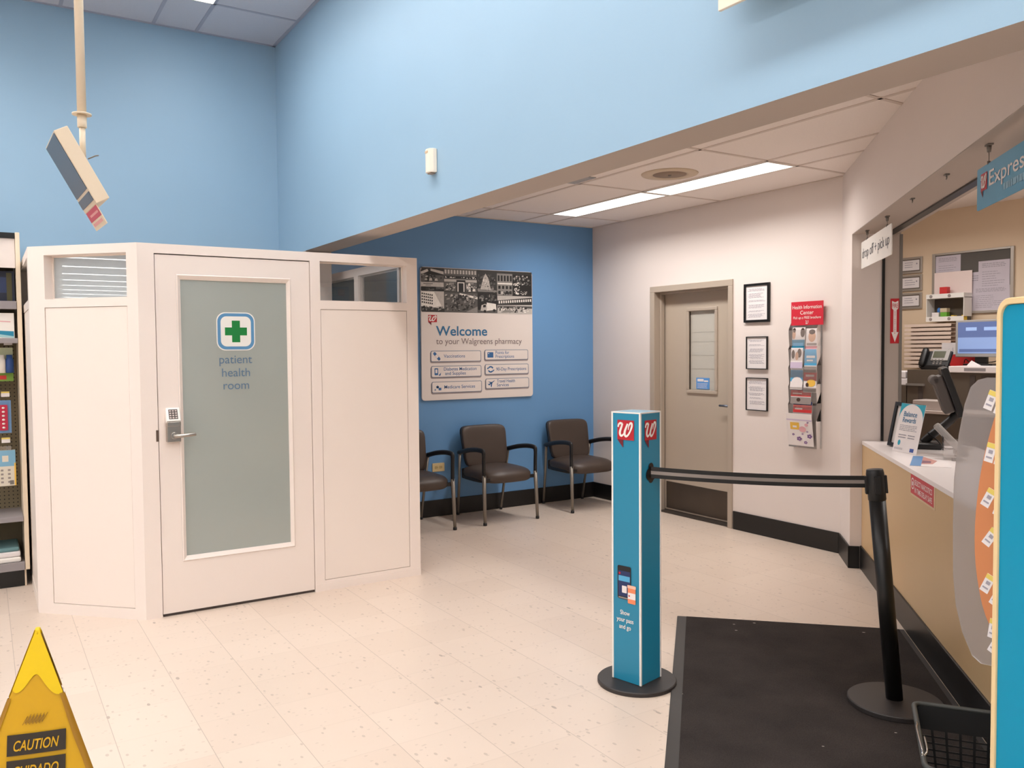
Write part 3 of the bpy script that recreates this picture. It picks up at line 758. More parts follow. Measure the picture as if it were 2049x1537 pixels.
button(734, 1200, 1232, 1342, [('Travel Health', 118, 193), ('Services', 118, 127)], 'plane')

# ================================================================== CHAIRS
def make_chair(label):
    t = thing('waiting_chair', label, 'chair', (0, 0, 0), 0, 'brown waiting room chairs along the blue wall')
    s_ = MB()
    def seatfn(p):
        z = p.z
        if p.z > 0: z += 0.012 * (1 - (p.x / 0.25) ** 2)
        z -= 0.030 * max(0.0, -p.y / 0.235) ** 3
        y_ = p.y - (0.035 * (1 - (p.x / 0.255) ** 2) if p.y < 0 else 0)
        return Vector((p.x, y_, z))
    s_.superq(0.255, 0.235, 0.058, 0.62, 0.36, mi=0, M=Matrix.Translation((0, -0.025, 0.412)), fn=seatfn)
    s_.build('seat', BROWN, t)
    u_ = MB(); u_.superq(0.245, 0.20, 0.035, 0.5, 0.3, M=Matrix.Translation((0, 0.02, 0.372))); u_.box(-0.235, 0.235, 0.10, 0.21, 0.35, 0.44)
    u_.build('seat_pan', BLACKP, t, bevel=0.01)
    def backfn(p):
        y_ = p.y + 0.030 - 0.42 * p.x * p.x + 0.0
        w_ = 1.0 + 0.05 * (p.z / 0.18)
        return Vector((p.x * w_, -0.5 * p.x * p.x + p.y + 0.21 * p.z + 0.02, p.z))
    bk_ = MB(); bk_.superq(0.228, 0.034, 0.188, 0.30, 0.55, 16, 40, M=Matrix.Translation((0, 0.185, 0.635)), fn=backfn)
    bk_.build('backrest', BROWN, t)
    bs = MB(); bs.superq(0.226, 0.022, 0.186, 0.28, 0.5, 14, 36, M=Matrix.Translation((0, 0.212, 0.635)), fn=backfn)
    for sx in (-0.12, 0.12): bs.tube([(sx, 0.20, 0.37), (sx, 0.19, 0.47), (sx * 0.9, 0.23, 0.60)], 0.014, 8)
    bs.build('back_shell', BLACKP, t)
    for sx in (-1, 1):
        lg = MB(); lg.tube([(sx * 0.272, -0.272, 0.022), (sx * 0.270, -0.262, 0.22), (sx * 0.266, -0.250, 0.43)], [0.0135, 0.016, 0.018], 12)
        lo = lg.build('leg', LEGM, t)
        MB().lathe([(0.015, 0), (0.0165, 0.004), (0.0155, 0.024)], 14, 0, Matrix.Translation((sx * 0.272, -0.272, 0))).build('glide', BLACKP, lo)
        lg = MB(); lg.tube([(sx * 0.232, 0.288, 0.02), (sx * 0.245, 0.235, 0.32), (sx * 0.258, 0.195, 0.575)], [0.011, 0.0125, 0.0135], 12)
        lo = lg.build('leg', LEGM, t)
        MB().lathe([(0.013, 0), (0.0145, 0.004), (0.013, 0.022)], 14, 0, Matrix.Translation((sx * 0.232, 0.289, 0))).build('glide', BLACKP, lo)
        ar = MB(); ar.tube(spline([(sx * 0.266, -0.250, 0.405), (sx * 0.268, -0.250, 0.52), (sx * 0.268, -0.252, 0.615), (sx * 0.268, -0.232, 0.640), (sx * 0.268, -0.12, 0.642), (sx * 0.264, 0.04, 0.622), (sx * 0.258, 0.215, 0.583)], 6), [0.019] * 12 + [0.021] * 25, 12, flat=0.75)
        ar.tube([(sx * 0.258, 0.190, 0.588), (sx * 0.205, 0.225, 0.60)], 0.013, 8)
        ar.build('armrest', BLACKP, t)
        MB().box(min(sx * 0.27, sx * 0.20), max(sx * 0.27, sx * 0.20), -0.255, -0.225, 0.372, 0.40).build('bracket', BLACKP, t)
    return t
ch = make_chair('brown waiting chair half hidden behind the white booth edge')
ch.location = (3.055, 6.450, 0)
dup(ch, loc=(3.894, 6.450, 0), label='brown waiting chair in the middle below the Welcome board')
dup(ch, loc=(4.852, 6.460, 0), rz=rad(-2), label='brown waiting chair in the corner beside the white wall')
# wall socket
t = thing('wall_socket', 'ivory double wall socket low on the blue wall between chairs', 'outlet', (3.49, YW, 0.448))
MB().poly_xz(rrect(-0.062, 0.062, -0.039, 0.039, 0.006), -0.007, -0.001).build('cover_plate', IVORY, t, bevel=0.002)
for sx in (-0.022, 0.022):
    f = MB().poly_xz(rrect(sx - 0.016, sx + 0.016, -0.015, 0.015, 0.008), -0.010, -0.006).build('receptacle', mat('ivory_face', (206, 182, 128), 0.5), t)
    s_ = MB(); s_.box(sx - 0.008, sx + 0.002, -0.0106, -0.0098, 0.004, 0.0065); s_.box(sx - 0.008, sx + 0.0, -0.0106, -0.0098, -0.0065, -0.004); s_.box(sx + 0.005, sx + 0.010, -0.0106, -0.0098, -0.003, 0.003)
    s_.build('slot', BLACKS, f)

# ================================================================== WHITE WALL: framed notices, brochure rack
def on_white(y_, z_): return (XW, y_, z_), rad(-90)
def notice(label, yl, yr, z0, z1, bw, seed, mtop=False):
    loc, rz = on_white(yl, z0); w_, h_ = yl - yr, z1 - z0
    t = thing('framed_notice', label, 'picture frame', loc, rz, 'framed notices on the white wall')
    f = MB()
    for a, b2, c_, d_ in ((0, bw, 0, h_), (w_ - bw, w_, 0, h_), (bw, w_ - bw, 0, bw), (bw, w_ - bw, h_ - bw, h_)): f.box(a, b2, -0.02, -0.001, c_, d_)
    f.build('frame', BLACKS, t, bevel=0.002)
    p = MB().box(bw, w_ - bw, -0.010, -0.002, bw, h_ - bw).build('notice_sheet', PAPER, t)
    l_ = MB(); rg = random.Random(seed)
    z = h_ - bw - 0.02
    while z > bw + 0.03:
        n = rg.randint(2, 5); hh = n * 0.008
        lines(l_, bw + 0.016, w_ - bw - 0.014, max(z - hh, bw + 0.01), z, n, rg, -0.0106, fill=0.42, jitter=0.3, indent=0.02); z -= hh + rg.uniform(0.006, 0.02)
    l_.build('printed_lines', PRINT, p)
notice('black framed letter on white wall, topmost and largest of three notices', 4.772, 4.511, 1.718, 2.030, 0.020, 1)
notice('thin black framed notice on white wall, middle of the three', 4.747, 4.531, 1.340, 1.604, 0.007, 2)
notice('thin black framed notice on white wall, lowest of the three', 4.748, 4.529, 1.006, 1.272, 0.007, 3)

rk = thing('brochure_rack', 'clear wall rack of brochures under a red Health Information Center header', 'brochure rack', (XW, 4.286, 0.725), rad(-90))
RW = 0.235
MB().box(0, 0.262, -0.006, -0.002, 0.03, 1.10).build('back_panel', ACRYL, rk)
hp = MB(); hp.box(0.004, 0.292, -0.035, -0.031, 0.955, 1.133)
hpo = hp.build('header', mat('header_red', (206, 40, 58), 0.45, var=0.02), rk)
text('lettering', 'Health Information', WHITE, hpo, 0.148, 1.078, size=0.040, width=0.262, y=-0.036)
text('lettering', 'Center', WHITE, hpo, 0.148, 1.036, size=0.042, y=-0.036)
text('lettering', 'Pick up a FREE brochure', WHITE, hpo, 0.148, 1.003, size=0.028, width=0.25, y=-0.036, shear=0.2)
s_ = MB(); u = 0.022
ribbon(s_, [(0.137, .985), (0.141, .990), (0.143, .984), (0.139, .970), (0.143, .965), (0.151, .985)], 0.003, -0.036); ribbon(s_, [(0.151, .985), (0.147, .970), (0.151, .965), (0.159, .975), (0.160, .989), (0.155, .987)], 0.003, -0.036)
s_.build('script_initial', WHITE, hpo)
tiers = [0.03, 0.235, 0.37, 0.515, 0.655, 0.80]
for i, z in enumerate(tiers):
    p = MB(); d = 0.05
    hgt = 0.20 if i == 0 else 0.12
    p.add([(0, -0.006, z), (RW + .02, -0.006, z), (RW + .02, -d, z), (0, -d, z), (0, -d - 0.012, z + hgt), (RW + .02, -d - 0.012, z + hgt)], [(0, 1, 2, 3), (3, 2, 5, 4)])
    p.add([(0, -0.006, z), (0, -d, z), (0, -d - 0.012, z + hgt), (0, -0.006, z + hgt + 0.10)], [(0, 1, 2, 3)])
    p.add([(RW + .02, -0.006, z), (RW + .02, -d, z), (RW + .02, -d - 0.012, z + hgt), (RW + .02, -0.006, z + hgt + 0.10)], [(0, 1, 2, 3)])
    p.build('pocket', ACRYL, rk)
SKIN1, SKIN2 = mat('print_skin', (216, 170, 140), 0.6), mat('print_brown', (70, 48, 38), 0.6)
LBL = mat('print_light_blue', (84, 170, 214), 0.5); PINK = mat('print_pink', (226, 170, 176), 0.6); PRED = mat('print_red', (206, 52, 52), 0.5)
PYEL = mat('print_yellow', (238, 190, 80), 0.5); PLIL = mat('print_lilac', (206, 190, 214), 0.6); PPUR = mat('print_purple', (130, 96, 150), 0.6); PWHT = mat('print_white', (238, 230, 228), 0.5)
PMG = mat('print_grey', (150, 140, 136), 0.6)
def brochure(label, x0, x1, z0, z1, dep, paint, lean=0.06):
    t = thing('brochure', label, 'brochure', (XW, 4.286, 0.725), rad(-90), 'brochures in the clear wall rack')
    w_, h_ = x1 - x0, z1 - z0
    mats_ = [PWHT, LBL, PINK, PRED, PYEL, PLIL, PPUR, NAVY, SKIN1, SKIN2, PMG, TEAL]
    b_ = MB()
    def P(u_, v_, k_=0): return (x0 + u_ * w_, -dep + lean * (v_ - 0.5) * h_ - 0.0005 * k_, z0 + v_ * h_)
    b_.add([P(0, 0), P(1, 0), P(1, 1), P(0, 1), (P(0, 0)[0], P(0, 0)[1] + .005, P(0, 0)[2]), (P(1, 0)[0], P(1, 0)[1] + .005, P(1, 0)[2]), (P(1, 1)[0], P(1, 1)[1] + .005, P(1, 1)[2]), (P(0, 1)[0], P(0, 1)[1] + .005, P(0, 1)[2])],
           [(0, 1, 2, 3), (7, 6, 5, 4), (0, 4, 5, 1), (1, 5, 6, 2), (2, 6, 7, 3), (3, 7, 4, 0)], 0)
    b_.build('leaflet', mats_, t)
    c_ = MB(); k_ = 1
    for mi, Q in paint:
        c_.add([P(u_, v_, k_) for u_, v_ in Q], [tuple(range(len(Q)))], mi); k_ += 1
    c_.build('cover_print', mats_, t)
def rc(a, b2, c_, d_): return [(a, c_), (b2, c_), (b2, d_), (a, d_)]
def ci(u_, v_, r1, r2, n=12): return [(u_ + r1 * cos(2 * pi * k / n), v_ + r2 * sin(2 * pi * k / n)) for k in range(n)]
brochure('brochure with two dark-haired people above a blue band, top left of the rack', 0.02, 0.135, 0.76, 0.94, 0.040, [(0, rc(0, 1, .5, 1)), (8, ci(.12, .7, .14, .2)), (9, ci(.14, .88, .12, .1)), (9, ci(.82, .78, .18, .2)), (11, rc(0, 1, 0, .48)), (1, rc(.1, .9, .2, .35))])
brochure('pale pink brochure with a smiling face, top right of the rack', 0.14, 0.25, 0.74, 0.93, 0.036, [(2, rc(0, 1, 0, .3)), (8, ci(.5, .68, .3, .22)), (9, ci(.5, .86, .26, .1)), (10, rc(.1, .9, .34, .42))])
brochure('brochure with two faces on white, second row left of the rack', 0.015, 0.125, 0.63, 0.785, 0.052, [(9, ci(.2, .68, .14, .22)), (9, ci(.72, .74, .18, .22)), (8, ci(.52, .6, .14, .2)), (5, rc(0, 1, 0, .3))])
brochure('bright blue brochure, second row right of the rack', 0.14, 0.25, 0.60, 0.775, 0.050, [(1, rc(0, 1, .3, 1)), (0, rc(.15, .85, .62, .72)), (0, rc(.2, .7, .48, .55)), (10, rc(0, 1, 0, .26))])
brochure('blue brochure with a white arc, third row left of the rack', 0.015, 0.128, 0.47, 0.64, 0.054, [(1, rc(0, 1, .35, .86)), (0, ci(.55, .28, .48, .28)), (0, rc(0, 1, 0, .24))])
brochure('red and yellow brochure, third row right of the rack', 0.135, 0.25, 0.45, 0.61, 0.052, [(3, rc(0, 1, .55, 1)), (0, rc(.15, .8, .74, .84)), (4, ci(.6, .45, .34, .18)), (10, rc(0, 1, 0, .22)), (9, ci(.3, .36, .12, .1))])
brochure('navy and red booklet, fourth row of the rack', 0.02, 0.205, 0.36, 0.505, 0.054, [(7, rc(0, 1, .72, 1)), (3, rc(0, 1, .4, .72)), (0, rc(.1, .55, .52, .58)), (10, rc(0, 1, 0, .36)), (9, ci(.4, .22, .1, .1))])
brochure('dark red booklet over a grey picture, fifth row of the rack', 0.045, 0.215, 0.235, 0.38, 0.058, [(7, rc(0, 1, .82, 1)), (3, rc(0, 1, .42, .82)), (0, rc(.1, .5, .58, .66)), (10, rc(0, 1, 0, .4)), (9, rc(.1, .9, .08, .16))])
fl_ = [(5, rc(0, 1, .78, .82)), (4, rc(.14, .50, .5, .72)), (0, rc(.24, .4, .56, .62)), (2, ci(.62, .52, .14, .09)), (2, ci(.78, .66, .07, .05))]
rng = random.Random(5)
for u_, v_, r_ in ((.25, .34, .05), (.48, .22, .10), (.90, .32, .10), (.74, .12, .07), (.88, .74, .04), (.66, .38, .04), (.86, .46, .04)):
    for k in range(5): fl_.append((6, ci(u_ + r_ * .6 * cos(k * 1.256), v_ + r_ * .42 * sin(k * 1.256), r_ * .42, r_ * .3, 8)))
brochure('large white magazine with purple and yellow flowers in the lowest pocket', 0.006, 0.238, 0.045, 0.29, 0.078, fl_, lean=-0.13)

# ================================================================== THINGS ON THE BULKHEAD
t = thing('motion_sensor', 'small cream motion sensor box high on the blue bulkhead', 'sensor', (XB, 4.02, 2.516), rad(-90))
P = [(-0.036, -0.001), (0.036, -0.001), (0.036, -0.022), (0.024, -0.040), (0.0, -0.046), (-0.024, -0.040), (-0.036, -0.022)]
MB().poly_xy(P, -0.060, 0.064).build('housing', mat('sensor_cream', (244, 234, 218), 0.4), t, bevel=0.003)
MB().box(-0.014, 0.012, -0.0475, -0.044, 0.042, 0.052).build('status_window', mat('sensor_amber', (220, 190, 150), 0.3), t)
MB().box(-0.02, 0.02, -0.03, -0.004, -0.066, -0.060).build('lens_slot', mat('sensor_under', (150, 130, 116), 0.5), t)
t = thing('wall_sign', 'white sign panel on the blue bulkhead cut off by the top edge', 'sign', (XB, 1.895, 2.562), rad(-90))
MB().box(0, 1.3, -0.094, -0.082, 0, 0.5).build('sign_panel', mat('sign_cream', (238, 224, 206), 0.45), t, bevel=0.002)
for bx_ in (0.30, 1.0): MB().box(bx_ - 0.02, bx_ + 0.02, -0.082, -0.001, 0.2, 0.42).build('standoff_bracket', CREAM, t)

# ================================================================== HANGING BOX ON A POLE
t = thing('hanging_monitor', 'tilted cream box with slate face hanging on a ceiling pole', 'monitor', (0.418, 4.322, 2.40))
MB().lathe([(0.0195, 0.205), (0.0195, ZH - 2.40)], 18).build('pole', CREAM, t)
MB().lathe([(0.0195, 0.205), (0.041, 0.202), (0.041, 0.209), (0.022, 0.215)], 24).build('collar', CREAM, t)
c_ = MB(); c_.lathe([(0.018, 0.145), (0.020, 0.147), (0.020, 0.205)], 18); c_.lathe([(0.013, 0.0), (0.013, 0.147)], 16)
c_.build('coupling', CREAM, t)
e1 = Vector((0.476, 0.023, -0.879)).normalized(); e2 = Vector((-0.019, 1.0, 0.016)); e2 = (e2 - e1 * e2.dot(e1)).normalized(); e3 = e1.cross(e2)
O = Vector((0.288, 4.127, 2.472)) - Vector((0.418, 4.322, 2.40))
BM_ = Matrix((e1, e2, e3)).transposed().to_4x4(); BM_.translation = O
L1, L2, L3 = 0.336, 0.390, 0.061
MB().box(0, L1, 0, L2, 0, L3, 0, BM_).build('housing', CREAM, t, bevel=0.003)
f = MB(); f.box(0.008, L1 * 0.785, 0.012, L2 - 0.012, -0.003, 0.001, 0, BM_); f.box(L1 * 0.825, L1 * 0.945, 0.012, L2 - 0.012, -0.003, 0.001, 0, BM_)
f.build('face_panel', SLATE, t)
cdv = MB(); cdv.box(L1 + 0.001, L1 + 0.092, 0.03, L2 - 0.02, 0.0, 0.004, 0, BM_)
cdv.box(L1 + 0.002, L1 + 0.050, 0.031, L2 - 0.021, -0.0008, 0.001, 1, BM_); cdv.box(L1 + 0.022, L1 + 0.032, 0.06, L2 - 0.09, -0.0014, 0.001, 2, BM_); cdv.box(L1 + 0.060, L1 + 0.074, 0.07, L2 - 0.05, -0.0014, 0.001, 2, BM_)
cdv.build('hanging_card', [CREAM, mat('card_red', (196, 76, 96), 0.5), mat('card_pink', (226, 160, 158), 0.5)], t)
bkt = MB(); bkt.box(L1 * .30, L1 * .48, L2 * .5 - 0.03, L2 * .5 + 0.03, L3, L3 + 0.024, 0, BM_)
bkt.build('bracket', CREAM, t, bevel=0.002)
MB().tube([(0.02, -0.005, 0.005), (0.05, -0.02, 0.020), (0.062, -0.026, 0.022)], 0.003, 6).build('wing_bolt', MIDG, t)

# ================================================================== LEFT SHELVING
GY = 6.256
gd = thing('gondola_shelving', 'cream store shelving bay with pegboard back at the left edge', 'shelving', (0.226, GY, 0))
MB().box(-0.026, 0.0, 0.0, 0.45, 0.11, 2.292).build('end_panel', CREAM, gd, bevel=0.003)
f = MB(); f.box(-0.030, -0.020, 0.03, 0.06, 0, 0.11); f.build('foot', CREAM, gd)
MB().box(-1.2, -0.028, 0.40, 0.43, 0.11, 2.28).build('pegboard', PEGB, gd)
ho = MB()
for i in range(8):
    for j in range(46): ho.add([(-0.045 - 0.026 * i + 0.0045 * cos(a_ * pi / 3), 0.3995, 0.47 + 0.026 * j + 0.0045 * sin(a_ * pi / 3)) for a_ in range(6)], [(0, 1, 2, 3, 4, 5)])
ho.build('peg_hole', BLACKS, gd)['kind'] = 'stuff'
MB().box(-1.2, -0.028, 0.012, 0.03, 2.065, 2.252).build('header', mat('header_white', (226, 214, 206), 0.5), gd)
MB().box(-1.2, -0.028, 0.0, 0.44, 2.253, 2.288).build('top_cap', BLACKS, gd)
for z, th, d0 in ((1.80, 0.052, 0.0), (1.582, 0.033, 0.0), (0.428, 0.034, 0.0), (0.110, 0.054, 0.0)):
    s_ = MB(); s_.box(-1.2, -0.028, d0 + 0.01, 0.40, z + th - 0.022, z + th - 0.003); so = s_.build('shelf', LIPG, gd)
    MB().box(-1.2, -0.028, d0 - 0.004, d0 + 0.01, z, z + th).build('shelf_lip', LIPG, so, bevel=0.003)
MB().box(-1.2, -0.03, 0.03, 0.40, 0, 0.105).build('kick_base', BLACKS, gd)
for hx, hz in ((-0.075, 1.60 - 0.03), (-0.10, 1.232), (-0.105, 0.93)):
    h_ = MB(); h_.tube([(hx, 0.40, hz), (hx, 0.16, hz), (hx, 0.145, hz + 0.012)], 0.003, 6); ho = h_.build('peg_hook', CHROME, gd)
    tg = MB(); tg.box(hx - 0.028, hx + 0.020, 0.138, 0.141, hz + 0.002, hz + 0.036); tg.box(hx - 0.028, hx + 0.020, 0.137, 0.1385, hz + 0.026, hz + 0.036, 1); tg.build('price_tag', [PAPER, YTAG], ho)
tag(MB().box(-0.30, 0.045, 0, 0.17, 0, 0.20).box(-0.22, 0.01, -0.001, 0.0, 0.06, 0.16, 1).box(0.0, 0.03, -0.0012, 0.0, 0.01, 0.19, 2).build('boxed_product', [mat('box_navy', (36, 42, 62), 0.5), mat('box_navy_blue', (48, 62, 100), 0.5), mat('box_olive', (84, 80, 50), 0.5)], loc=(0.148, GY + 0.10, 1.850)), 'dark navy product box on the top shelf of the left shelving', 'box')
t = thing('boxed_kit', 'white box with teal swoosh on the second shelf of the left shelving', 'box', (0.182, GY + 0.02, 1.613))
MB().box(-0.30, 0, 0, 0.12, 0, 0.163).build('carton', WHITE, t, bevel=0.002)
s_ = MB(); s_.flat_xz([(-0.30, 0.09), (-0.12, 0.052), (-0.004, 0.046), (-0.004, 0.014), (-0.10, 0.030), (-0.30, 0.066)], -0.001, 0); s_.flat_xz([(-0.30, 0.066), (-0.10, 0.030), (-0.004, 0.014), (-0.004, 0.004), (-0.12, 0.012), (-0.30, 0.040)], -0.001, 1); s_.flat_xz([(-0.12, 0.108), (-0.02, 0.104), (-0.02, 0.110), (-0.12, 0.116)], -0.001, 2)
s_.build('swoosh', [TEAL, mat('pale_teal', (170, 214, 218), 0.5), PINK], t)
t = thing('blister_pack', 'green blister pack with white bottles hanging on the left pegboard', 'package', (0.172, GY + 0.16, 1.335))
MB().box(-0.20, 0, 0, 0.004, 0, 0.22).box(-0.2, 0, -0.001, 0, 0.10, 0.22, 1).build('backing_card', [mat('pack_green', (120, 160, 60), 0.5), mat('pack_pale', (206, 214, 180), 0.5)], t)
b_ = MB()
for bx_, mi in ((-0.065, 0), (-0.13, 1), (-0.02, 2)): b_.lathe([(0.024, 0), (0.024, 0.085), (0.018, 0.095), (0.018, 0.118)], 14, mi, Matrix.Translation((bx_, -0.022, 0.055)))
b_.build('bottle_blister', [WHITE, mat('pack_green2', (70, 150, 60), 0.4), mat('pack_blue', (40, 80, 150), 0.4)], t)
MB().box(-0.09, -0.04, -0.002, -0.001, 0.012, 0.038).build('flash_label', PRED, t)
t = thing('blister_pack', 'blue card with a red strip of white pills on the left pegboard', 'package', (0.152, GY + 0.16, 0.995))
MB().box(-0.18, 0, 0, 0.004, 0, 0.215).build('backing_card', mat('pack_mid_blue', (110, 150, 196), 0.5), t)
MB().poly_xz(rrect(-0.068, -0.020, 0.018, 0.185, 0.006), -0.012, 0).build('strip', mat('strip_red', (190, 36, 70), 0.4), t)
b_ = MB()
for k in range(6): b_.superq(0.009, 0.005, 0.007, 1, 1, 6, 12, M=Matrix.Translation((-0.044, -0.013, 0.036 + 0.026 * k)))
b_.build('pill_dome', WHITE, t)
t = thing('product_bag', 'light blue and yellow hanging bag lowest on the left pegboard', 'package', (0.168, GY + 0.16, 0.645))
b_ = MB(); b_.box(-0.19, 0, 0, 0.03, 0, 0.235); b_.box(-0.19, 0, -0.001, 0, 0.13, 0.235, 1); b_.box(-0.008, 0.001, -0.0012, 0.03, 0.0, 0.15, 2); b_.box(-0.075, -0.04, -0.0012, 0, 0.16, 0.20, 0)
for i in range(4):
    for k in range(2): b_.box(-0.045 - 0.04 * k, -0.03 - 0.04 * k, -0.0012, 0, 0.02 + 0.026 * i, 0.032 + 0.026 * i, 3)
b_.box(-0.035, -0.012, -0.0016, 0, 0.008, 0.035, 4)
b_.build('bag', [mat('bag_pale', (224, 216, 200), 0.4), mat('bag_blue', (128, 180, 210), 0.4), PYEL, PMG, MIDG], t)
MB().poly_xz(rrect(-0.11, -0.02, 0.236, 0.262, 0.01), 0.012, 0.016).build('hang_tab', ACRYL, t)
tag(MB().box(-0.30, 0, 0, 0.30, 0, 0.028).build('folded_pad', mat('pad_teal', (104, 142, 146), 0.7), loc=(0.170, GY + 0.03, 0.231), bevel=0.010), 'teal folded pad on the lowest left shelf, topmost of the pile', 'textile', 'folded pads on the lowest shelf')
tag(MB().box(-0.30, 0, 0, 0.31, 0, 0.034).build('folded_pad', PAPER, loc=(0.176, GY + 0.02, 0.197), bevel=0.010), 'white folded pad on the lowest left shelf under the teal one', 'textile', 'folded pads on the lowest shelf')
tag(MB().box(-0.30, 0, 0, 0.31, 0, 0.034).build('folded_pad', WHITE, loc=(0.178, GY + 0.015, 0.162), bevel=0.010), 'white folded pad at the bottom of the pile on the lowest left shelf', 'textile', 'folded pads on the lowest shelf')

# ================================================================== CAUTION CONE
ax, ay = 0.108, 2.604
yc = math.atan2(-ax, ay)        # face turned towards the camera, then a little to the left
cone = thing('caution_cone', 'yellow pop-up caution cone in the lower left corner', 'cone', (ax, ay, 0), rad(-15))
Hc, rb_ = 0.76, 0.315
def cone_pt(u_, v_, push=0.0):
    """front face: u -1..1 across, v 0..1 from base to apex"""
    hw = rb_ * 0.866 * (1 - v_) + 0.005
    bulge = 0.012 * (1 - u_ * u_) * (1 - v_)
    return (u_ * hw, -rb_ * 0.5 * (1 - v_) - 0.004 - bulge - push, v_ * Hc)
def face_grid(mb, rot, mi, v0=0.0, v1=1.0, nu=10, nv=12, push=0.0, low=None):
    M = Matrix.Rotation(rot, 4, 'Z'); vs, fs = [], []
    for j in range(nv + 1):
        for i in range(nu + 1):
            u_ = -1 + 2 * i / nu
            a0 = low(u_) if low else v0
            vs.append(cone_pt(u_, a0 + (v1 - a0) * j / nv, push))
    for j in range(nv):
        for i in range(nu):
            a_ = j * (nu + 1) + i; fs.append((a_, a_ + 1, a_ + nu + 2, a_ + nu + 1))
    mb.add(vs, fs, mi, True, M)
b_ = MB()
for r_ in (0, 120, 240): face_grid(b_, rad(r_), 0)
b_.build('body', YELLOW, cone)
def scallop(u_): return 0.820 + 0.033 * cos(u_ * pi * 1.25) - 0.012 * u_
b_ = MB()
for r_ in (0, 120, 240): face_grid(b_, rad(r_), 0, push=0.003, low=scallop, nu=24)
b_.tube([(0, 0, Hc - 0.01), (0, 0, Hc + 0.006)], [0.010, 0.006], 8)
b_.build('cap', YELLOWC, cone)
for r_ in (0, 120, 240):
    M = Matrix.Rotation(rad(r_), 4, 'Z'); b_ = MB()
    for sg_ in (1,):
        P0 = [M @ Vector(cone_pt(sg_ * 1.0, v_, 0.0)) for v_ in [k / 10 * 0.78 for k in range(11)]]
        P1 = [M @ Vector(cone_pt(sg_ * 0.90 if v_ < 0.6 else sg_ * 0.87, v_, 0.0035)) for v_ in [k / 10 * 0.78 for k in range(11)]]
        M2 = Matrix.Rotation(rad(r_ + 120), 4, 'Z')
        P2 = [M2 @ Vector(cone_pt(-0.92, v_, 0.0035)) for v_ in [k / 10 * 0.78 for k in range(11)]]
        vs = P1 + [p * 1.0 + Vector((0, 0, 0)) + (M @ Vector((0.003, -0.002, 0))) for p in P0] + P2; n_ = 11; fs = []
        for k in range(10): fs += [(k, k + 1, n_ + k + 1, n_ + k), (n_ + k, n_ + k + 1, 2 * n_ + k + 1, 2 * n_ + k)]
        b_.add(vs, fs, 0, True)
    b_.build('hem', YSEAM, cone)
def on_face(o, zc):
    """lay flat artwork (drawn in local xz) onto the sloping front face"""
    sl = math.atan2(rb_ * 0.5, Hc)
    for v in o.data.vertices:
        z = v.co.z; vv = z / Hc
        base = cone_pt(v.co.x / (rb_ * 0.866 * (1 - vv) + 0.005), vv, 0.005)
        v.co.y += base[1]
for zz, wd in ((0.463, 'CAUTION'), (0.400, 'CUIDADO')):
    b_ = MB(); n_ = 12
    xs = [-0.066 + 0.140 * i / n_ for i in range(n_ + 1)]
    b_.add([(x, 0, zz - 0.012) for x in xs] + [(x, 0, zz + 0.040) for x in xs], [(i, i + 1, n_ + 2 + i, n_ + 1 + i) for i in range(n_)])
    o = b_.build('warning_strip', CAUTB, cone); on_face(o, zz)
    tx = text('lettering', wd, YELLOW, o, 0.004, zz, size=0.036, width=0.108, y=-0.002, shear=0.25, off=0.012); on_face(tx, zz)
    
b_ = MB(); rng = random.Random(2)
for k in range(6): ribbon(b_, [(-0.030 + 0.008 * k, 0.525), (-0.018 + 0.008 * k, 0.546), (-0.024 + 0.008 * k, 0.528), (-0.010 + 0.008 * k, 0.550)], 0.0015, -0.001)
o = b_.build('worn_print', mat('worn_ink', (130, 94, 20), 0.6), cone); on_face(o, 0.54)

# ================================================================== QUEUE POSTS AND MAT
MP = [ST(-0.125, 4.752), ST(1.045, 4.752), ST(1.045, 1.4), ST(-0.125, 1.4)]
mt = thing('floor_mat', 'large black entrance mat in front of the pharmacy counter', 'mat', (*ST(0.46, 3.1), 0), rad(-135))
MB().box(-1.652, 1.70, -0.585, 0.600, 0.0008, 0.007).build('rubber_edge', mat('mat_rubber', (52, 48, 46), 0.55, var=0.1), mt, bevel=0.003)
MB().box(-1.640, 1.65, -0.535, 0.572, 0.005, 0.0105).build('pile', PILE, mt)

sl_ = thing('stanchion_sleeve', 'square teal pass sign post standing beside the black mat', 'sign post', (2.4735, 2.870, 0), rad(13.5))
MB().lathe([(0.176, 0), (0.178, 0.003), (0.178, 0.016), (0.174, 0.020), (0.02, 0.023)], 72, smooth=False).build('base_disc', DISCM, sl_)
hb = 0.0775
b_ = MB(); b_.box(-hb, hb, -hb, hb, 0.024, 1.232); b_.build('sleeve', TEAL, sl_)
b_ = MB(); 
for sx in (-1, 1):
    for sy in (-1, 1): b_.box(min(sx * (hb - 0.007), sx * (hb + 0.002)), max(sx * (hb - 0.007), sx * (hb + 0.002)), min(sy * (hb - 0.007), sy * (hb + 0.002)), max(sy * (hb - 0.007), sy * (hb + 0.002)), 0.023, 1.234)
b_.build('corner_trim', WHITE, sl_, bevel=0.0015)
b_ = MB()
for sx in (-1, 1): b_.box(min(sx * (hb - 0.004), sx * (hb + 0.001)), max(sx * (hb - 0.004), sx * (hb + 0.001)), -hb + 0.007, hb - 0.007, 1.228, 1.234); b_.box(-hb + 0.007, hb - 0.007, min(sx * (hb - 0.004), sx * (hb + 0.001)), max(sx * (hb - 0.004), sx * (hb + 0.001)), 1.228, 1.234)
b_.box(-hb + 0.006, hb - 0.006, -hb + 0.006, hb - 0.006, 1.2325, 1.2338, 1)
b_.build('top_cap', [WHITE, mat('cap_pale_blue', (120, 178, 206), 0.4)], sl_)
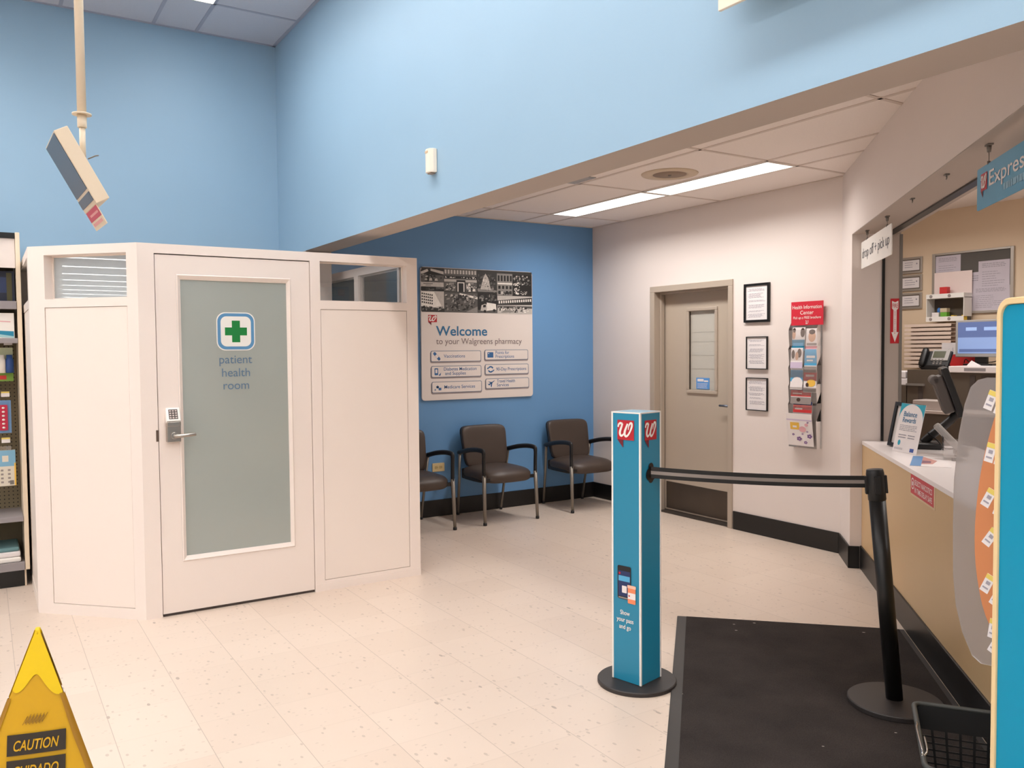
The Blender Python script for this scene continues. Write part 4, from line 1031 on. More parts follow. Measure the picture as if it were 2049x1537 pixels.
# face A: local -x side (faces left), drawn on a rotated child frame
fa = bpy.data.objects.new('left_face', None); COL.objects.link(fa); fa.parent = sl_; fa.location = (-hb - 0.001, 0, 0); fa.rotation_euler = (0, 0, rad(-90))
logo(fa, -0.045, 1.110, 0.090, 0.088)
b_ = MB()
b_.flat_xz(rrect(-0.047, 0.027, 0.395, 0.545, 0.008), -0.0012, 0); b_.flat_xz([(-0.042, 0.408), (0.022, 0.408), (0.022, 0.522), (-0.042, 0.522)], -0.0015, 1)
b_.flat_xz([(-0.041, 0.476), (0.021, 0.476), (0.021, 0.500), (-0.041, 0.500)], -0.0018, 2); b_.flat_xz([(-0.040, 0.505), (-0.030, 0.505), (-0.030, 0.515), (-0.040, 0.515)], -0.0018, 3)
b_.flat_xz([(-0.041, 0.398), (0.015, 0.398), (0.015, 0.404), (-0.041, 0.404)], -0.0018, 6)
b_.flat_xz(rrect(-0.022, 0.004, 0.424, 0.456, 0.003), -0.0018, 4)
b_.flat_xz(rrect(0.010, 0.052, 0.382, 0.452, 0.004), -0.0021, 5); b_.flat_xz([(0.010, 0.402), (0.052, 0.402), (0.052, 0.430), (0.010, 0.430)], -0.0024, 4); b_.flat_xz(rrect(0.008, 0.054, 0.450, 0.464, 0.003), -0.0024, 7); b_.flat_xz(ci(0.018, 0.416, 0.004, 0.004), -0.0026, 3)
b_.build('phone_graphic', [BLACKP, NAVY, LBL, RED, PWHT, mat('pill_orange', (240, 140, 96), 0.5), PMG, mat('lid_peach', (246, 196, 170), 0.5)], fa)
for s_, zz, w_ in (('Show', 0.325, 0.052), ('your pass', 0.293, 0.092), ('and go', 0.261, 0.064)):
    text('lettering', s_, WHITE, fa, -0.006, zz, size=0.0285, width=w_, y=-0.0015, off=0.012)
# face B: local -y side
fb = bpy.data.objects.new('belt_face', None); COL.objects.link(fb); fb.parent = sl_; fb.location = (0, -hb - 0.001, 0)
logo(fb, -0.048, 1.110, 0.090, 0.088)
b_ = MB(); b_.flat_xz([(x, z) for x, z in rrect(-0.019, 0.019, 0.918, 1.008, 0.019)], -0.0012); b_.flat_xz(ci(0, 0.958, 0.038, 0.032, 24), -0.0013)
b_.build('belt_slot', BLACKS, fb)

bpy.context.view_layer.update()
for e_ in (fa, fb):                      # keep the graphics as direct parts of the sleeve
    for o_ in kids(e_):
        mloc = e_.matrix_basis @ o_.matrix_basis
        o_.parent = sl_; o_.matrix_parent_inverse = Matrix.Identity(4); o_.matrix_basis = mloc
    bpy.data.objects.remove(e_)
post = thing('stanchion_post', 'leaning black belt stanchion standing on the black mat', 'stanchion', (3.201, 2.070, 0.0105))
MB().lathe([(0.186, 0), (0.188, 0.003), (0.188, 0.018), (0.184, 0.022), (0.03, 0.026)], 72, smooth=False).build('base_disc', DISCM, post)
top = Vector((3.158, 2.146, 0.998)) - Vector((3.201, 2.070, 0.0105)); ax_ = top.normalized()
M = Vector((0, 0, 1)).rotation_difference(ax_).to_matrix().to_4x4()
b_ = MB(); b_.lathe([(0.0335, 0.018), (0.0335, 0.90)], 28, 0, M); b_.build('pole', BLACKS, post)
b_ = MB(); b_.lathe([(0.0335, 0.86), (0.036, 0.865), (0.036, 0.975), (0.033, 0.992), (0.02, 0.994)], 28, 0, M)
for k in range(4):
    b_.box(-0.012, 0.012, 0.030, 0.044, 0.890, 0.965, 0, M @ Matrix.Rotation(rad(-45.8 + 90 * k), 4, 'Z'))
b_.build('belt_head', BLACKP, post, bevel=0.002)
# belt from head to sleeve (kept with the post that reels it)
A = Vector((2.4735 + 0.0775 * sin(rad(13.5)) , 2.870 - 0.0775 * cos(rad(13.5)), 0.965)); B = Vector((3.158 - 0.025, 2.146 + 0.025, 0.945))
A = A - Vector((3.201, 2.070, 0.0105)); B = B - Vector((3.201, 2.070, 0.0105))
n_ = 16
def band(mb, h0, h1, off, mi):
    d_ = (B - A); nn = Vector((-d_.y, d_.x, 0)).normalized()
    vs = []
    for k in range(n_ + 1):
        p = A + d_ * (k / n_); p.z -= 0.010 * 4 * (k / n_) * (1 - k / n_)
        for yy in (-off, off):
            for hh in (h0, h1): vs.append(p + nn * yy + Vector((0, 0, hh)))
    fs = []
    for k in range(n_):
        a_ = 4 * k; c_ = a_ + 4
        fs += [(a_, a_ + 1, c_ + 1, c_), (a_ + 2, c_ + 2, c_ + 3, a_ + 3), (a_, c_, c_ + 2, a_ + 2), (a_ + 1, a_ + 3, c_ + 3, c_ + 1)]
    mb.add(vs, fs, mi)
b_ = MB(); band(b_, -0.025, 0.025, 0.0012, 0); band(b_, -0.008, 0.007, 0.0018, 1)
b_.build('belt', [BLACKP, mat('belt_silver', (150, 140, 134), 0.5)], post)

# ================================================================== SHOPPING BASKET
bs = thing('shopping_basket', 'dark grey hand basket with chrome handle at the lower right', 'basket', (2.660, 1.433, 0.0108), rad(-54.2))
bw_, bl_, bh_ = 0.165, 0.25, 0.235
def side(mb, a0, a1, b0, b1, n, slots):
    """basket wall from bottom edge a0-a1 to top edge b0-b1, as a grid of bars"""
    a0, a1, b0, b1 = map(Vector, (a0, a1, b0, b1))
    nn = (a1 - a0).cross(b0 - a0).normalized() * 0.0025
    def P(u_, v_): return (a0 * (1 - u_) + a1 * u_) * (1 - v_) + (b0 * (1 - u_) + b1 * u_) * v_
    def bar(u0, u1, v0, v1):
        q = [P(u0, v0), P(u1, v0), P(u1, v1), P(u0, v1)]
        mb.add([p - nn for p in q] + [p + nn for p in q], [(0, 1, 2, 3), (7, 6, 5, 4), (0, 4, 5, 1), (1, 5, 6, 2), (2, 6, 7, 3), (3, 7, 4, 0)])
    bar(0, 1, 0.64, 1.0); bar(0, 1, 0, 0.06)
    for k in range(n + 1):
        u_ = k / n; w_ = 0.10 / n
        bar(max(0, u_ - w_), min(1, u_ + w_), 0.06, 0.64)
    for k in range(1, 6): bar(0, 1, 0.06 + 0.58 * k / 6 - 0.012, 0.06 + 0.58 * k / 6 + 0.012)
BL = [(-.135, -.215, .006), (.135, -.215, .006), (.135, .215, .006), (-.135, .215, .006)]; TP = [(-bw_, -bl_, bh_), (bw_, -bl_, bh_), (bw_, bl_, bh_), (-bw_, bl_, bh_)]
b_ = MB()
for i in range(4):
    j = (i + 1) % 4; side(b_, BL[i], BL[j], TP[i], TP[j], 7 if i % 2 == 0 else 11, 0)
b_.build('mesh_side', BLACKP, bs)
b_ = MB()
for k in range(9): b_.box(-0.135 + 0.27 * k / 8 - 0.004, -0.135 + 0.27 * k / 8 + 0.004, -0.215, 0.215, 0.004, 0.010)
for k in range(13): b_.box(-0.135, 0.135, -0.215 + 0.43 * k / 12 - 0.004, -0.215 + 0.43 * k / 12 + 0.004, 0.004, 0.010)
b_.build('mesh_bottom', BLACKP, bs)
rp = [(x, y, bh_) for x, y in rrect(-bw_ - 0.004, bw_ + 0.004, -bl_ - 0.004, bl_ + 0.004, 0.03, 5)]; rp.append(rp[0])
MB().tube(rp, 0.009, 8).build('rim', mat('basket_rim', (66, 68, 66), 0.45), bs)
for sx in (-1, 1):
    hx = sx * (bw_ + 0.006)
    MB().tube(spline([(hx, bl_ * .30, bh_ + .006), (hx, bl_ * .18, bh_ + 0.010), (hx + sx * 0.004, 0, bh_ + 0.012), (hx, -bl_ * .6, bh_ + 0.010), (hx, -bl_ * .72, bh_ + 0.004), (hx - sx * 0.014, -bl_ * .6, bh_ + 0.012), (hx - sx * 0.014, -0.05, bh_ + 0.013)], 6), 0.0032, 8).build('wire_handle', CHROME, bs)

# ================================================================== FROSTED DISPLAY AND TEAL BOARD AT THE RIGHT EDGE
dp = thing('peg_display', 'frosted display stand with orange peg panel and price tags by the right edge', 'display', (2.13, 0.91, 0), rad(-90))
half = [(0.0, 0.700), (-0.188, 0.708), (-0.232, 0.703), (-0.255, 0.717), (-0.281, 0.771), (-0.299, 0.838), (-0.307, 0.916), (-0.309, 1.047), (-0.308, 1.165), (-0.297, 1.284), (-0.283, 1.362), (-0.268, 1.408), (-0.249, 1.427), (-0.228, 1.433), (0, 1.435)]
Pf = half + [(-x, z) for x, z in half[-2:0:-1]]
MB().poly_xz(Pf, 0.0, 0.005).build('frosted_panel', FROSTAC, dp)
ho_ = spline([(0, 0, 0.66), (-0.184, 0, 0.768), (-0.203, 0, 0.798), (-0.228, 0, 0.857), (-0.246, 0, 0.956), (-0.249, 0, 1.058), (-0.239, 0, 1.175), (-0.222, 0, 1.265), (-0.193, 0, 1.361), (-0.14, 0, 1.41), (0, 0, 1.43)], 3)
Po = [(p.x, p.z) for p in ho_][1:-1]; Po = [(0, 0.69)] + [p for p in Po if p[1] > 0.70] + [(0, 1.428)]
Po = Po + [(-x, z) for x, z in Po[-2:0:-1]]
MB().poly_xz(Po, -0.005, -0.0005).build('orange_panel', ORANGE, dp)
MB().lathe([(0.018, 0.02), (0.018, 1.40)], 16, 0, Matrix.Translation((0.02, 0.03, 0))).build('post', GREYP, dp)
MB().lathe([(0.19, 0), (0.19, 0.012), (0.02, 0.022)], 36, 0, Matrix.Translation((0.02, 0.03, 0))).build('base', GREYP, dp)
for r_, (hx, hz, tilt) in enumerate(((-0.178, 1.395, 20), (-0.155, 1.385, 18), (-0.180, 1.268, 12), (-0.155, 1.262, 14), (-0.178, 1.155, 26), (-0.152, 1.138, 20), (-0.170, 1.058, 32), (-0.178, 0.943, 24), (-0.154, 0.915, 26), (-0.168, 0.836, 8), (-0.156, 0.796, 26))):
    h_ = MB(); h_.tube([(hx, 0, hz), (hx - 0.002, -0.055, hz + 0.002)], 0.0022, 6); hk = h_.build('peg_hook', MIDG, dp)
    M = Matrix.Translation((hx - 0.002, -0.056, hz + 0.004)) @ Matrix.Rotation(rad(tilt), 4, 'Y')
    g_ = MB(); g_.box(-0.0105, 0.0105, -0.0015, 0.0, -0.044, 0.004, 0, M); g_.box(-0.0105, 0.0105, -0.0022, -0.0014, -0.008, 0.004, 1, M); g_.box(-0.004, 0.006, -0.0022, -0.0014, -0.022, -0.013, 2, M); g_.box(-0.007, 0.007, -0.0022, -0.0014, -0.034, -0.030, 2, M)
    g_.build('price_tag', [PAPER, YTAG, PRINT], hk)
tb = thing('endcap_board', 'tall teal board with rounded cream edging cut off by the right edge', 'board', (1.745, 0.908, 0), rad(-118.1))
MB().poly_xz(rrect(0.013, 0.987, 0.12, 1.594, 0.022, 6), -0.002, 0.012).build('board', TEALP, tb)
o1, i1 = rrect(0, 1.0, 0.10, 1.608, 0.035, 6), rrect(0.013, 0.987, 0.113, 1.595, 0.024, 6)
b_ = MB(); n_ = len(o1)
vs = [(x, -0.007, z) for x, z in o1] + [(x, -0.007, z) for x, z in i1] + [(x, 0.015, z) for x, z in o1] + [(x, 0.015, z) for x, z in i1]; fs = []
for k in range(n_):
    j = (k + 1) % n_
    fs += [(k, j, n_ + j, n_ + k), (2 * n_ + k, 3 * n_ + k, 3 * n_ + j, 2 * n_ + j), (k, 2 * n_ + k, 2 * n_ + j, j), (n_ + k, n_ + j, 3 * n_ + j, 3 * n_ + k)]
b_.add(vs, fs); b_.build('edging', CREAMT, tb, bevel=0.002)
for sx in (0.15, 0.85): MB().box(sx - 0.02, sx + 0.02, -0.15, 0.15, 0, 0.10).build('foot', CREAMT, tb, bevel=0.004)

# ================================================================== PHARMACY COUNTER
ct = thing('pharmacy_counter', 'tan laminate pharmacy counter with white top and black base', 'counter', (*ST(SCN, TJ), 0), rad(-135))
CL = TJ - 2.30
MB().box(0.002, CL, 0, 0.24, 0.155, 0.852).build('counter_front', LAM, ct)
MB().box(0.002, CL, -0.010, 0.24, 0, 0.157).build('base', RUBBER, ct, bevel=0.003)
MB().box(0.002, CL, -0.003, 0.30, 0.852, 0.875).box(0.24, CL, 0.30, 0.62, 0.852, 0.875).build('countertop', TOPW, ct)
MB().box(0.24, CL, 0.42, 0.60, 0, 0.852).build('rear_cabinet', CABD, ct)
b_ = MB(); b_.box(1.362, 1.822, -0.0020, 0.0, 0.742, 0.851, 1); b_.box(1.362, 1.80, -0.0030, -0.0012, 0.752, 0.851, 0)
sk = b_.build('safe_sticker', [mat('sticker_red', (200, 60, 70), 0.45), mat('sticker_clear', (214, 190, 152), 0.35)], ct)
text('lettering', 'SELECT NARCOTICS', PWHT, sk, 1.61, 0.806, size=0.038, width=0.33, y=-0.0036, off=0.01)
text('lettering', 'IN TIME-DELAY SAFE', PWHT, sk, 1.61, 0.766, size=0.038, width=0.33, y=-0.0036, off=0.01)
b_ = MB()
for k in range(24):
    a0, a1 = 2 * pi * k / 24, 2 * pi * (k + 1) / 24
    b_.add([(1.405 + r_ * cos(a_), -0.0036, 0.806 + r_ * sin(a_)) for r_, a_ in ((.030, a0), (.030, a1), (.023, a1), (.023, a0))], [(0, 1, 2, 3)])
b_.box(1.394, 1.416, -0.0037, -0.0033, 0.796, 0.816)
b_.build('lock_symbol', PWHT, sk)

# fire sign on the jamb (faces -t)
P0 = ST(1.247, TJ - 0.0035)
t = thing('fire_extinguisher_sign', 'narrow red FIRE EXTINGUISHER arrow sign on the hatch jamb', 'sign', (P0[0], P0[1], 1.535), rad(-45))
MB().box(-0.003, 0.055, -0.002, -0.0003, 0, 0.300).build('plate', mat('fire_red', (196, 32, 44), 0.4), t)
b_ = MB(); b_.flat_xz([(0.006, 0.285), (0.026, 0.275), (0.046, 0.285), (0.046, 0.235), (0.036, 0.222), (0.036, 0.075), (0.048, 0.075), (0.026, 0.008), (0.004, 0.075), (0.016, 0.075), (0.016, 0.222), (0.006, 0.235)], -0.0024)
b_.build('arrow', PWHT, t)
text('lettering', 'FIRE', mat('fire_red', (0, 0, 0)), t, 0.026, 0.238, size=0.040, width=0.034, y=-0.0028, off=0.01)
for k, c_ in enumerate('EXTINGUISHER'): text('lettering', c_, mat('fire_red', (0, 0, 0)), t, 0.026, 0.205 - 0.0128 * k, size=0.0125, y=-0.0028, off=0.01)

# hanging signs under the soffit
def hook(parent, x, z, h):
    b_ = MB(); b_.box(x - 0.020, x + 0.020, -0.010, 0.010, z - 0.006, z); b_.lathe([(0.007, z - 0.03), (0.009, z - 0.006)], 10, 0, Matrix.Translation((x, 0, 0)))
    b_.tube([(x, 0, z - 0.03), (x, 0, z - h)], 0.0016, 6); b_.lathe([(0.006, z - h - 0.012), (0.006, z - h)], 8, 0, Matrix.Translation((x, 0, 0)))
    return b_.build('hanger', MIDG, parent)
t = thing('hanging_sign', 'white drop off + pick up sign hanging at the far end of the hatch', 'sign', (*ST(1.06, 6.06), 2.036), rad(-135))
MB().poly_xz(rrect(0.01, 0.925, 0, 0.178, 0.012), -0.003, 0.003).build('panel', WHITE, t, bevel=0.001)
text('lettering', 'drop off + pick up', TXTD, t, 0.465, 0.066, size=0.092, width=0.82, y=-0.0042)
for x in (0.20, 0.80): hook(t, x, 2.2715 - 2.036, 2.2715 - 2.036 - 0.186)
t = thing('hanging_sign', 'blue Express sign hanging at the right above the counter', 'sign', (*ST(1.06, 3.627), 2.040), rad(-135))
MB().poly_xz(rrect(0, 0.92, 0, 0.160, 0.008), -0.003, 0.003).build('panel', mat('express_blue', (76, 156, 194), 0.4), t, bevel=0.001)
logo(t, 0.050, 0.066, 0.072, 0.066, -0.0045)
text('lettering', 'Express', PWHT, t, 0.145, 0.072, size=0.082, width=0.40, y=-0.0045, align='L', off=0.006)
b_ = MB(); lines(b_, 0.30, 0.52, 0.026, 0.056, 1, random.Random(8), -0.0042, fill=0.8, jitter=0); b_.build('faint_print', mat('express_pale', (140, 186, 210), 0.5), t)
for x in (0.125, 0.80): hook(t, x, 2.2715 - 2.040, 2.2715 - 2.040 - 0.168)
for tt, lb in ((4.67, 'empty ceiling hook in the hatch soffit nearer the drop off sign'), (4.06, 'empty ceiling hook in the hatch soffit nearer the blue Express sign')):
    b_ = MB(); b_.box(-0.016, 0.016, -0.009, 0.009, -0.006, 0); b_.tube([(0, 0, -0.006), (0.003, 0, -0.016), (-0.004, 0, -0.022)], 0.003, 6)
    tag(b_.build('soffit_hook', MIDG, loc=(*ST(1.06, tt), 2.2715), rz=rad(-135)), lb, 'hook', 'empty soffit hooks')

# ------------------------------------------------------------------ things on the counter
def on_counter(s_, t_): return (*ST(s_, t_), 0.8753)
t = thing('sign_holder', 'black framed slanted notice holder at the far end of the counter', 'sign holder', (4.919, 3.244, 0.8753), rad(-120))
Mh = Matrix.Translation((0, 0, 0.003)) @ Matrix.Rotation(rad(-11), 4, 'X')
f = MB()
W_, H_ = 0.33, 0.285
for a, b2, c_, d_ in ((0, 0.028, 0, H_), (W_ - 0.028, W_, 0, H_), (0.028, W_ - 0.028, 0, 0.024), (0.028, W_ - 0.028, H_ - 0.024, H_)): f.box(a, b2, -0.012, 0.008, c_, d_, 0, Mh)
f.box(0.08, W_ - 0.08, 0.0, 0.05, -0.0, 0.010)
f.build('frame', BLACKS, t)
MB().box(0.028, W_ - 0.028, -0.002, 0.004, 0.024, H_ - 0.024, 0, Mh).build('sheet', mat('holder_sheet', (206, 200, 196), 0.5), t)
t = thing('rewards_leaflet', 'white Balance Rewards leaflet with teal corners leaning on the black frame', 'leaflet', (4.715, 3.085, 0.8753), rad(-115))
Ml = Matrix.Translation((0, 0, 0.001)) @ Matrix.Rotation(rad(-12), 4, 'X') @ Matrix.Diagonal((0.80, 1, 0.86, 1))
W_, H_ = 0.30, 0.345
def LP(P): return P
lf = MB().box(0, W_, 0, 0.002, 0, H_, 0, Ml).build('card', PWHT, t)
def art(name, polys, mats_, k=1):
    b_ = MB()
    for mi, P in polys: b_.add([(x, -0.0006 * (k + mi * 0.3), z) for x, z in P], [tuple(range(len(P)))], mi, False, Ml)
    return b_.build(name, mats_, t)
def arc(cx_, cz_, rx_, rz_, a0, a1, n=10): return [(cx_ + rx_ * cos(rad(a0 + (a1 - a0) * k / n)), cz_ + rz_ * sin(rad(a0 + (a1 - a0) * k / n))) for k in range(n + 1)]
art('teal_corner', [(0, [(0, H_)] + arc(W_ * .46, H_ * .66, W_ * .46, H_ * .33, 90, 180)), (0, [(W_, H_)] + arc(W_ * .46, H_ * .66, W_ * .53, H_ * .33, 0, 90))], [mat('leaflet_teal', (48, 164, 186), 0.5)])
for s_, zz in (('Balance', 0.255), ('Rewards', 0.212)):
    o = text('lettering', s_, mat('leaflet_blue', (60, 120, 160), 0.5), t, W_ * .46, zz, size=0.050, width=0.165, y=-0.0012, off=0.012)
    for v in o.data.vertices: v.co = Ml @ v.co
b_ = MB(); rg = random.Random(9); lines(b_, 0.035, 0.265, 0.150, 0.195, 4, rg, -0.0012, fill=0.35, jitter=0.2); lines(b_, 0.04, 0.14, 0.095, 0.130, 2, rg, -0.0012, fill=0.4, jitter=.1); lines(b_, 0.16, 0.25, 0.095, 0.130, 2, rg, -0.0012, fill=0.4, jitter=.1); lines(b_, 0.02, 0.14, 0.015, 0.03, 2, rg, -0.0012, fill=0.4)
for p in range(len(b_.v)): b_.v[p] = Ml @ b_.v[p]
b_.build('printed_lines', PRINT, lf)
art('round_mark', [(0, ci(0.065, 0.065, 0.017, 0.020)), (1, [(0.215, 0.010), (0.262, 0.010), (0.262, 0.035), (0.215, 0.035)])], [mat('leaflet_teal', (0, 0, 0)), mat('leaflet_navy', (70, 92, 160), 0.5)])
t = thing('counter_flyer', 'flat printed flyer with blue band lying on the white countertop', 'flyer', on_counter(1.24, 4.98), rad(-150))
MB().box(-0.24, 0.20, -0.10, 0.10, 0, 0.002).build('sheet', PWHT, t)
b_ = MB(); b_.box(-0.24, 0.20, -0.098, -0.045, 0.0018, 0.0026, 0); b_.add([(-0.22, -0.045, 0.0024), (0.12, -0.045, 0.0024), (0.10, 0.01, 0.0024), (-0.05, 0.03, 0.0024)], [(0, 1, 2, 3)], 1); b_.add([(-0.04, -0.044, 0.0026), (0.08, -0.044, 0.0026), (0.05, 0.0, 0.0026), (-0.02, 0.0, 0.0026)], [(0, 1, 2, 3)], 2)
b_.build('print_band', [mat('flyer_blue', (94, 142, 192), 0.5), mat('flyer_pink', (206, 150, 140), 0.5), mat('flyer_plum', (126, 84, 104), 0.5)], t)

# touch screen terminal, seen edge-on
t = thing('touchscreen_terminal', 'black tilted touchscreen till terminal on the counter seen from its side', 'terminal', (5.085, 2.947, 0.8753), rad(34))
Ms = Matrix.Translation((0, -0.055, 0.205)) @ Matrix.Rotation(rad(-19), 4, 'X')
MB().box(-0.17, 0.17, -0.030, 0.012, 0, 0.315, 0, Ms).build('screen_bezel', BLACKS, t, bevel=0.008)
MB().box(-0.15, 0.15, -0.0312, -0.029, 0.02, 0.295, 0, Ms).build('screen', mat('dark_screen', (30, 32, 38), 0.15), t)
b_ = MB(); b_.box(-0.13, 0.13, 0.012, 0.075, 0.04, 0.275, 0, Ms); b_.tube([Ms @ Vector((-0.13, 0.06, 0.255)), Ms @ Vector((0.13, 0.06, 0.255))], 0.03, 14)
b_.build('rear_housing', mat('housing_grey', (96, 88, 84), 0.45), t, bevel=0.01)
b_ = MB(); b_.tube(spline([(0, -0.05, 0.23), (0, 0.0, 0.165), (0, 0.10, 0.075), (0, 0.14, 0.03)], 5), 0.026, 12); b_.build('stand_arm', BLACKP, t)
MB().box(-0.12, 0.12, 0.04, 0.24, 0, 0.035).build('base', BLACKP, t, bevel=0.01)
MB().tube(spline([(-0.05, 0.12, 0.10), (-0.10, 0.06, 0.05), (-0.11, 0.03, 0.012), (-0.05, -0.06, 0.006), (0.0, -0.14, 0.006)], 6), 0.0045, 6).build('cable', BLACKS, t)
t = thing('card_reader_stand', 'slanted pale grey card reader stand on the counter below the terminal', 'card reader', (4.750, 2.745, 0.8753), rad(34))
Mr = Matrix.Translation((0, 0, 0.0)) @ Matrix.Rotation(rad(38), 4, 'X')
b_ = MB(); b_.box(-0.045, 0.045, -0.02, 0.02, 0.0, 0.20, 0, Matrix.Translation((0, -0.06, 0.03)) @ Matrix.Rotation(rad(-42), 4, 'X')); b_.build('reader_body', GREYP, t, bevel=0.012)
b_ = MB(); b_.box(-0.03, 0.03, -0.10, -0.02, 0, 0.06); b_.build('foot', mat('reader_pale', (196, 186, 180), 0.4), t, bevel=0.01)
t = thing('acrylic_tray', 'small clear acrylic holder on the counter beside the card reader', 'holder', (4.60, 2.640, 0.8753), rad(34))
b_ = MB(); b_.box(-0.06, 0.06, -0.05, -0.046, 0, 0.10); b_.box(-0.06, 0.06, 0.046, 0.05, 0, 0.13); b_.box(-0.06, -0.056, -0.046, 0.046, 0, 0.11); b_.box(0.056, 0.06, -0.046, 0.046, 0, 0.11); b_.box(-0.056, 0.056, -0.046, 0.046, 0, 0.004)
b_.build('tray', ACRYL, t)

# ------------------------------------------------------------------ inside the pharmacy
def on_back(y_, z_): return (7.4, y_, z_), rad(-90)
loc, rz = on_back(4.45, 1.80)
t = thing('bulletin_board', 'grey bulletin board with silver frame on the tan back wall', 'board', loc, rz)
W_, H_ = 0.72, 0.555
f = MB()
for a, b2, c_, d_ in ((0, 0.028, 0, H_), (W_ - 0.028, W_, 0, H_), (0.028, W_ - 0.028, 0, 0.022), (0.028, W_ - 0.028, H_ - 0.018, H_)): f.box(a, b2, -0.022, -0.001, c_, d_)
f.build('frame', SILVER, t, bevel=0.002)
MB().box(0.028, W_ - 0.028, -0.010, -0.002, 0.02, H_ - 0.018).build('felt', DARKG, t)
rng = random.Random(21)
for k, (x0, x1, z0, z1, lb) in enumerate(((0.03, 0.26, 0.29, 0.53, 'pale printed sheet pinned at the upper left of the bulletin board'), (0.245, 0.45, 0.02, 0.36, 'pale printed sheet pinned at the lower middle of the bulletin board'), (0.42, 0.685, 0.20, 0.45, 'pale printed sheet pinned at the upper right of the bulletin board'), (0.36, 0.69, 0.02, 0.23, 'wide printed sheet pinned at the lower right of the bulletin board'), (0.25, 0.33, 0.03, 0.18, 'small printed slip pinned at the lower left of the bulletin board'))):
    t = thing('pinned_sheet', lb, 'paper', (7.4 - 0.0105 - 0.0012 * k, 4.45 - x0, 1.80 + z0), rz, 'papers pinned on the bulletin board')
    w_, h_ = x1 - x0, z1 - z0
    MB().box(0, w_, -0.001, 0, 0, h_).build('sheet', mat('pinned_paper', (206, 198, 208), 0.7), t)
    b_ = MB(); lines(b_, w_ * .12, w_ * .9, h_ * .76, h_ * .93, 3, rng, -0.0014, fill=0.4, jitter=.1); lines(b_, w_ * .12, w_ * .9, h_ * .1, h_ * .66, 7, rng, -0.0014, fill=0.22, jitter=.5)
    b_.build('printed_lines', PRINT, t)
for k, (z0, lb) in enumerate(((2.196, 'topmost small silver framed certificate on the tan wall'), (2.032, 'middle small silver framed certificate on the tan wall'), (1.864, 'lowest small silver framed certificate on the tan wall'))):
    t = thing('framed_certificate', lb, 'picture frame', (7.4, 4.785, z0), rz, 'framed certificates stacked on the tan wall')
    w_, h_ = 0.235, 0.152
    f = MB()
    for bw in (0.020,):
        for a, b2, c_, d_ in ((0, bw, 0, h_), (w_ - bw, w_, 0, h_), (bw, w_ - bw, 0, bw), (bw, w_ - bw, h_ - bw, h_)): f.box(a, b2, -0.018, -0.001, c_, d_)
    f.build('frame', SILVER, t, bevel=0.003)
    f = MB(); f.box(0.020, w_ - 0.020, -0.010, -0.004, 0.020, h_ - 0.020); f.build('mount', mat('mount_grey', (104, 94, 86), 0.6), t)
    MB().box(0.032, w_ - 0.030, -0.0110, -0.0095, 0.030, h_ - 0.028).build('certificate', PAPER, t)
    b_ = MB(); lines(b_, 0.06, w_ - 0.07, 0.05, h_ - 0.04, 3, random.Random(k), -0.0114, fill=0.3, jitter=.3); b_.add([(w_ - 0.055 + 0.008 * cos(a_), -0.0114, 0.09 + 0.008 * sin(a_)) for a_ in [i * pi / 4 for i in range(8)]], [tuple(range(8))])
    b_.build('seal_and_print', PRINT, t)
# wall caddy with little boxes
t = thing('wall_caddy', 'white two-tier wall caddy overlapping the bulletin board', 'shelf', (7.372, 4.42, 1.735), rz)
w_ = 0.345
MB().box(0, w_, -0.004, 0, 0.245, 0.445).build('back_panel', mat('caddy_pink_white', (240, 222, 216), 0.5), t)
b_ = MB(); b_.box(0, w_, -0.13, -0.126, 0.205, 0.245); b_.box(0, w_, -0.126, 0, 0.205, 0.210); b_.box(0, 0.006, -0.126, 0, 0.04, 0.245); b_.box(w_ - 0.006, w_, -0.126, 0, 0.04, 0.245)
b_.box(0, w_, -0.13, -0.126, 0.0, 0.042); b_.box(0.006, w_ - 0.006, -0.126, 0, 0.0, 0.006); b_.box(0.006, w_ - 0.006, -0.004, 0, 0.006, 0.205, 1)
for hx in (0.045, 0.215):
    for hz in (0.225, 0.022): b_.lathe([(0.014, 0), (0.014, 0.003), (0.009, 0.004)], 14, 2, Matrix.Translation((hx, -0.13, hz)) @ Matrix.Rotation(rad(90), 4, 'X'))
b_.build('tray', [WHITE, mat('caddy_dark', (84, 74, 64), 0.7), PMG], t)
def cad(label, name, x0, x1, z0, h_, m_, cat, d0=0.11, d1=0.06):
    tag(MB().box(0, x1 - x0, -d0 + d1, 0, 0, h_).build(name, m_, loc=(7.372 - d1 * 0.8, 4.42 - x0, 1.735 + z0), rz=rz, bevel=0.003), label, cat)
cad('red box in the upper tier of the white wall caddy', 'tissue_box', 0.105, 0.175, 0.212, 0.095, PRED, 'box')
cad('white box in the lower tier of the white wall caddy', 'medicine_box', 0.035, 0.10, 0.0065, 0.075, PWHT, 'box')
cad('green box with cream lid in the lower tier of the white wall caddy', 'medicine_box', 0.115, 0.175, 0.0065, 0.075, mat('box_green', (110, 176, 60), 0.5), 'box')
tag(MB().box(0, 0.062, -0.05, 0, 0, 0.035).build('small_box', mat('box_cream', (206, 190, 160), 0.5), loc=(7.324, 4.42 - 0.113, 1.735 + 0.083), rz=rz), 'cream box on top of the green box in the white wall caddy', 'box')
b_ = MB(); b_.lathe([(0.014, 0), (0.016, 0.01), (0.016, 0.03), (0.008, 0.042)], 14); tag(b_.build('small_bottle', mat('bottle_blue', (60, 120, 190), 0.4), loc=(7.324, 4.42 - 0.075, 1.735 + 0.083), rz=rz), 'little blue bottle on the white box in the wall caddy', 'bottle')
b_ = MB(); b_.box(0, 0.115, -0.05, 0, 0, 0.02); b_.box(0, 0.025, -0.05, 0, 0.02, 0.045); b_.box(0.095, 0.115, -0.05, 0, 0.02, 0.045)
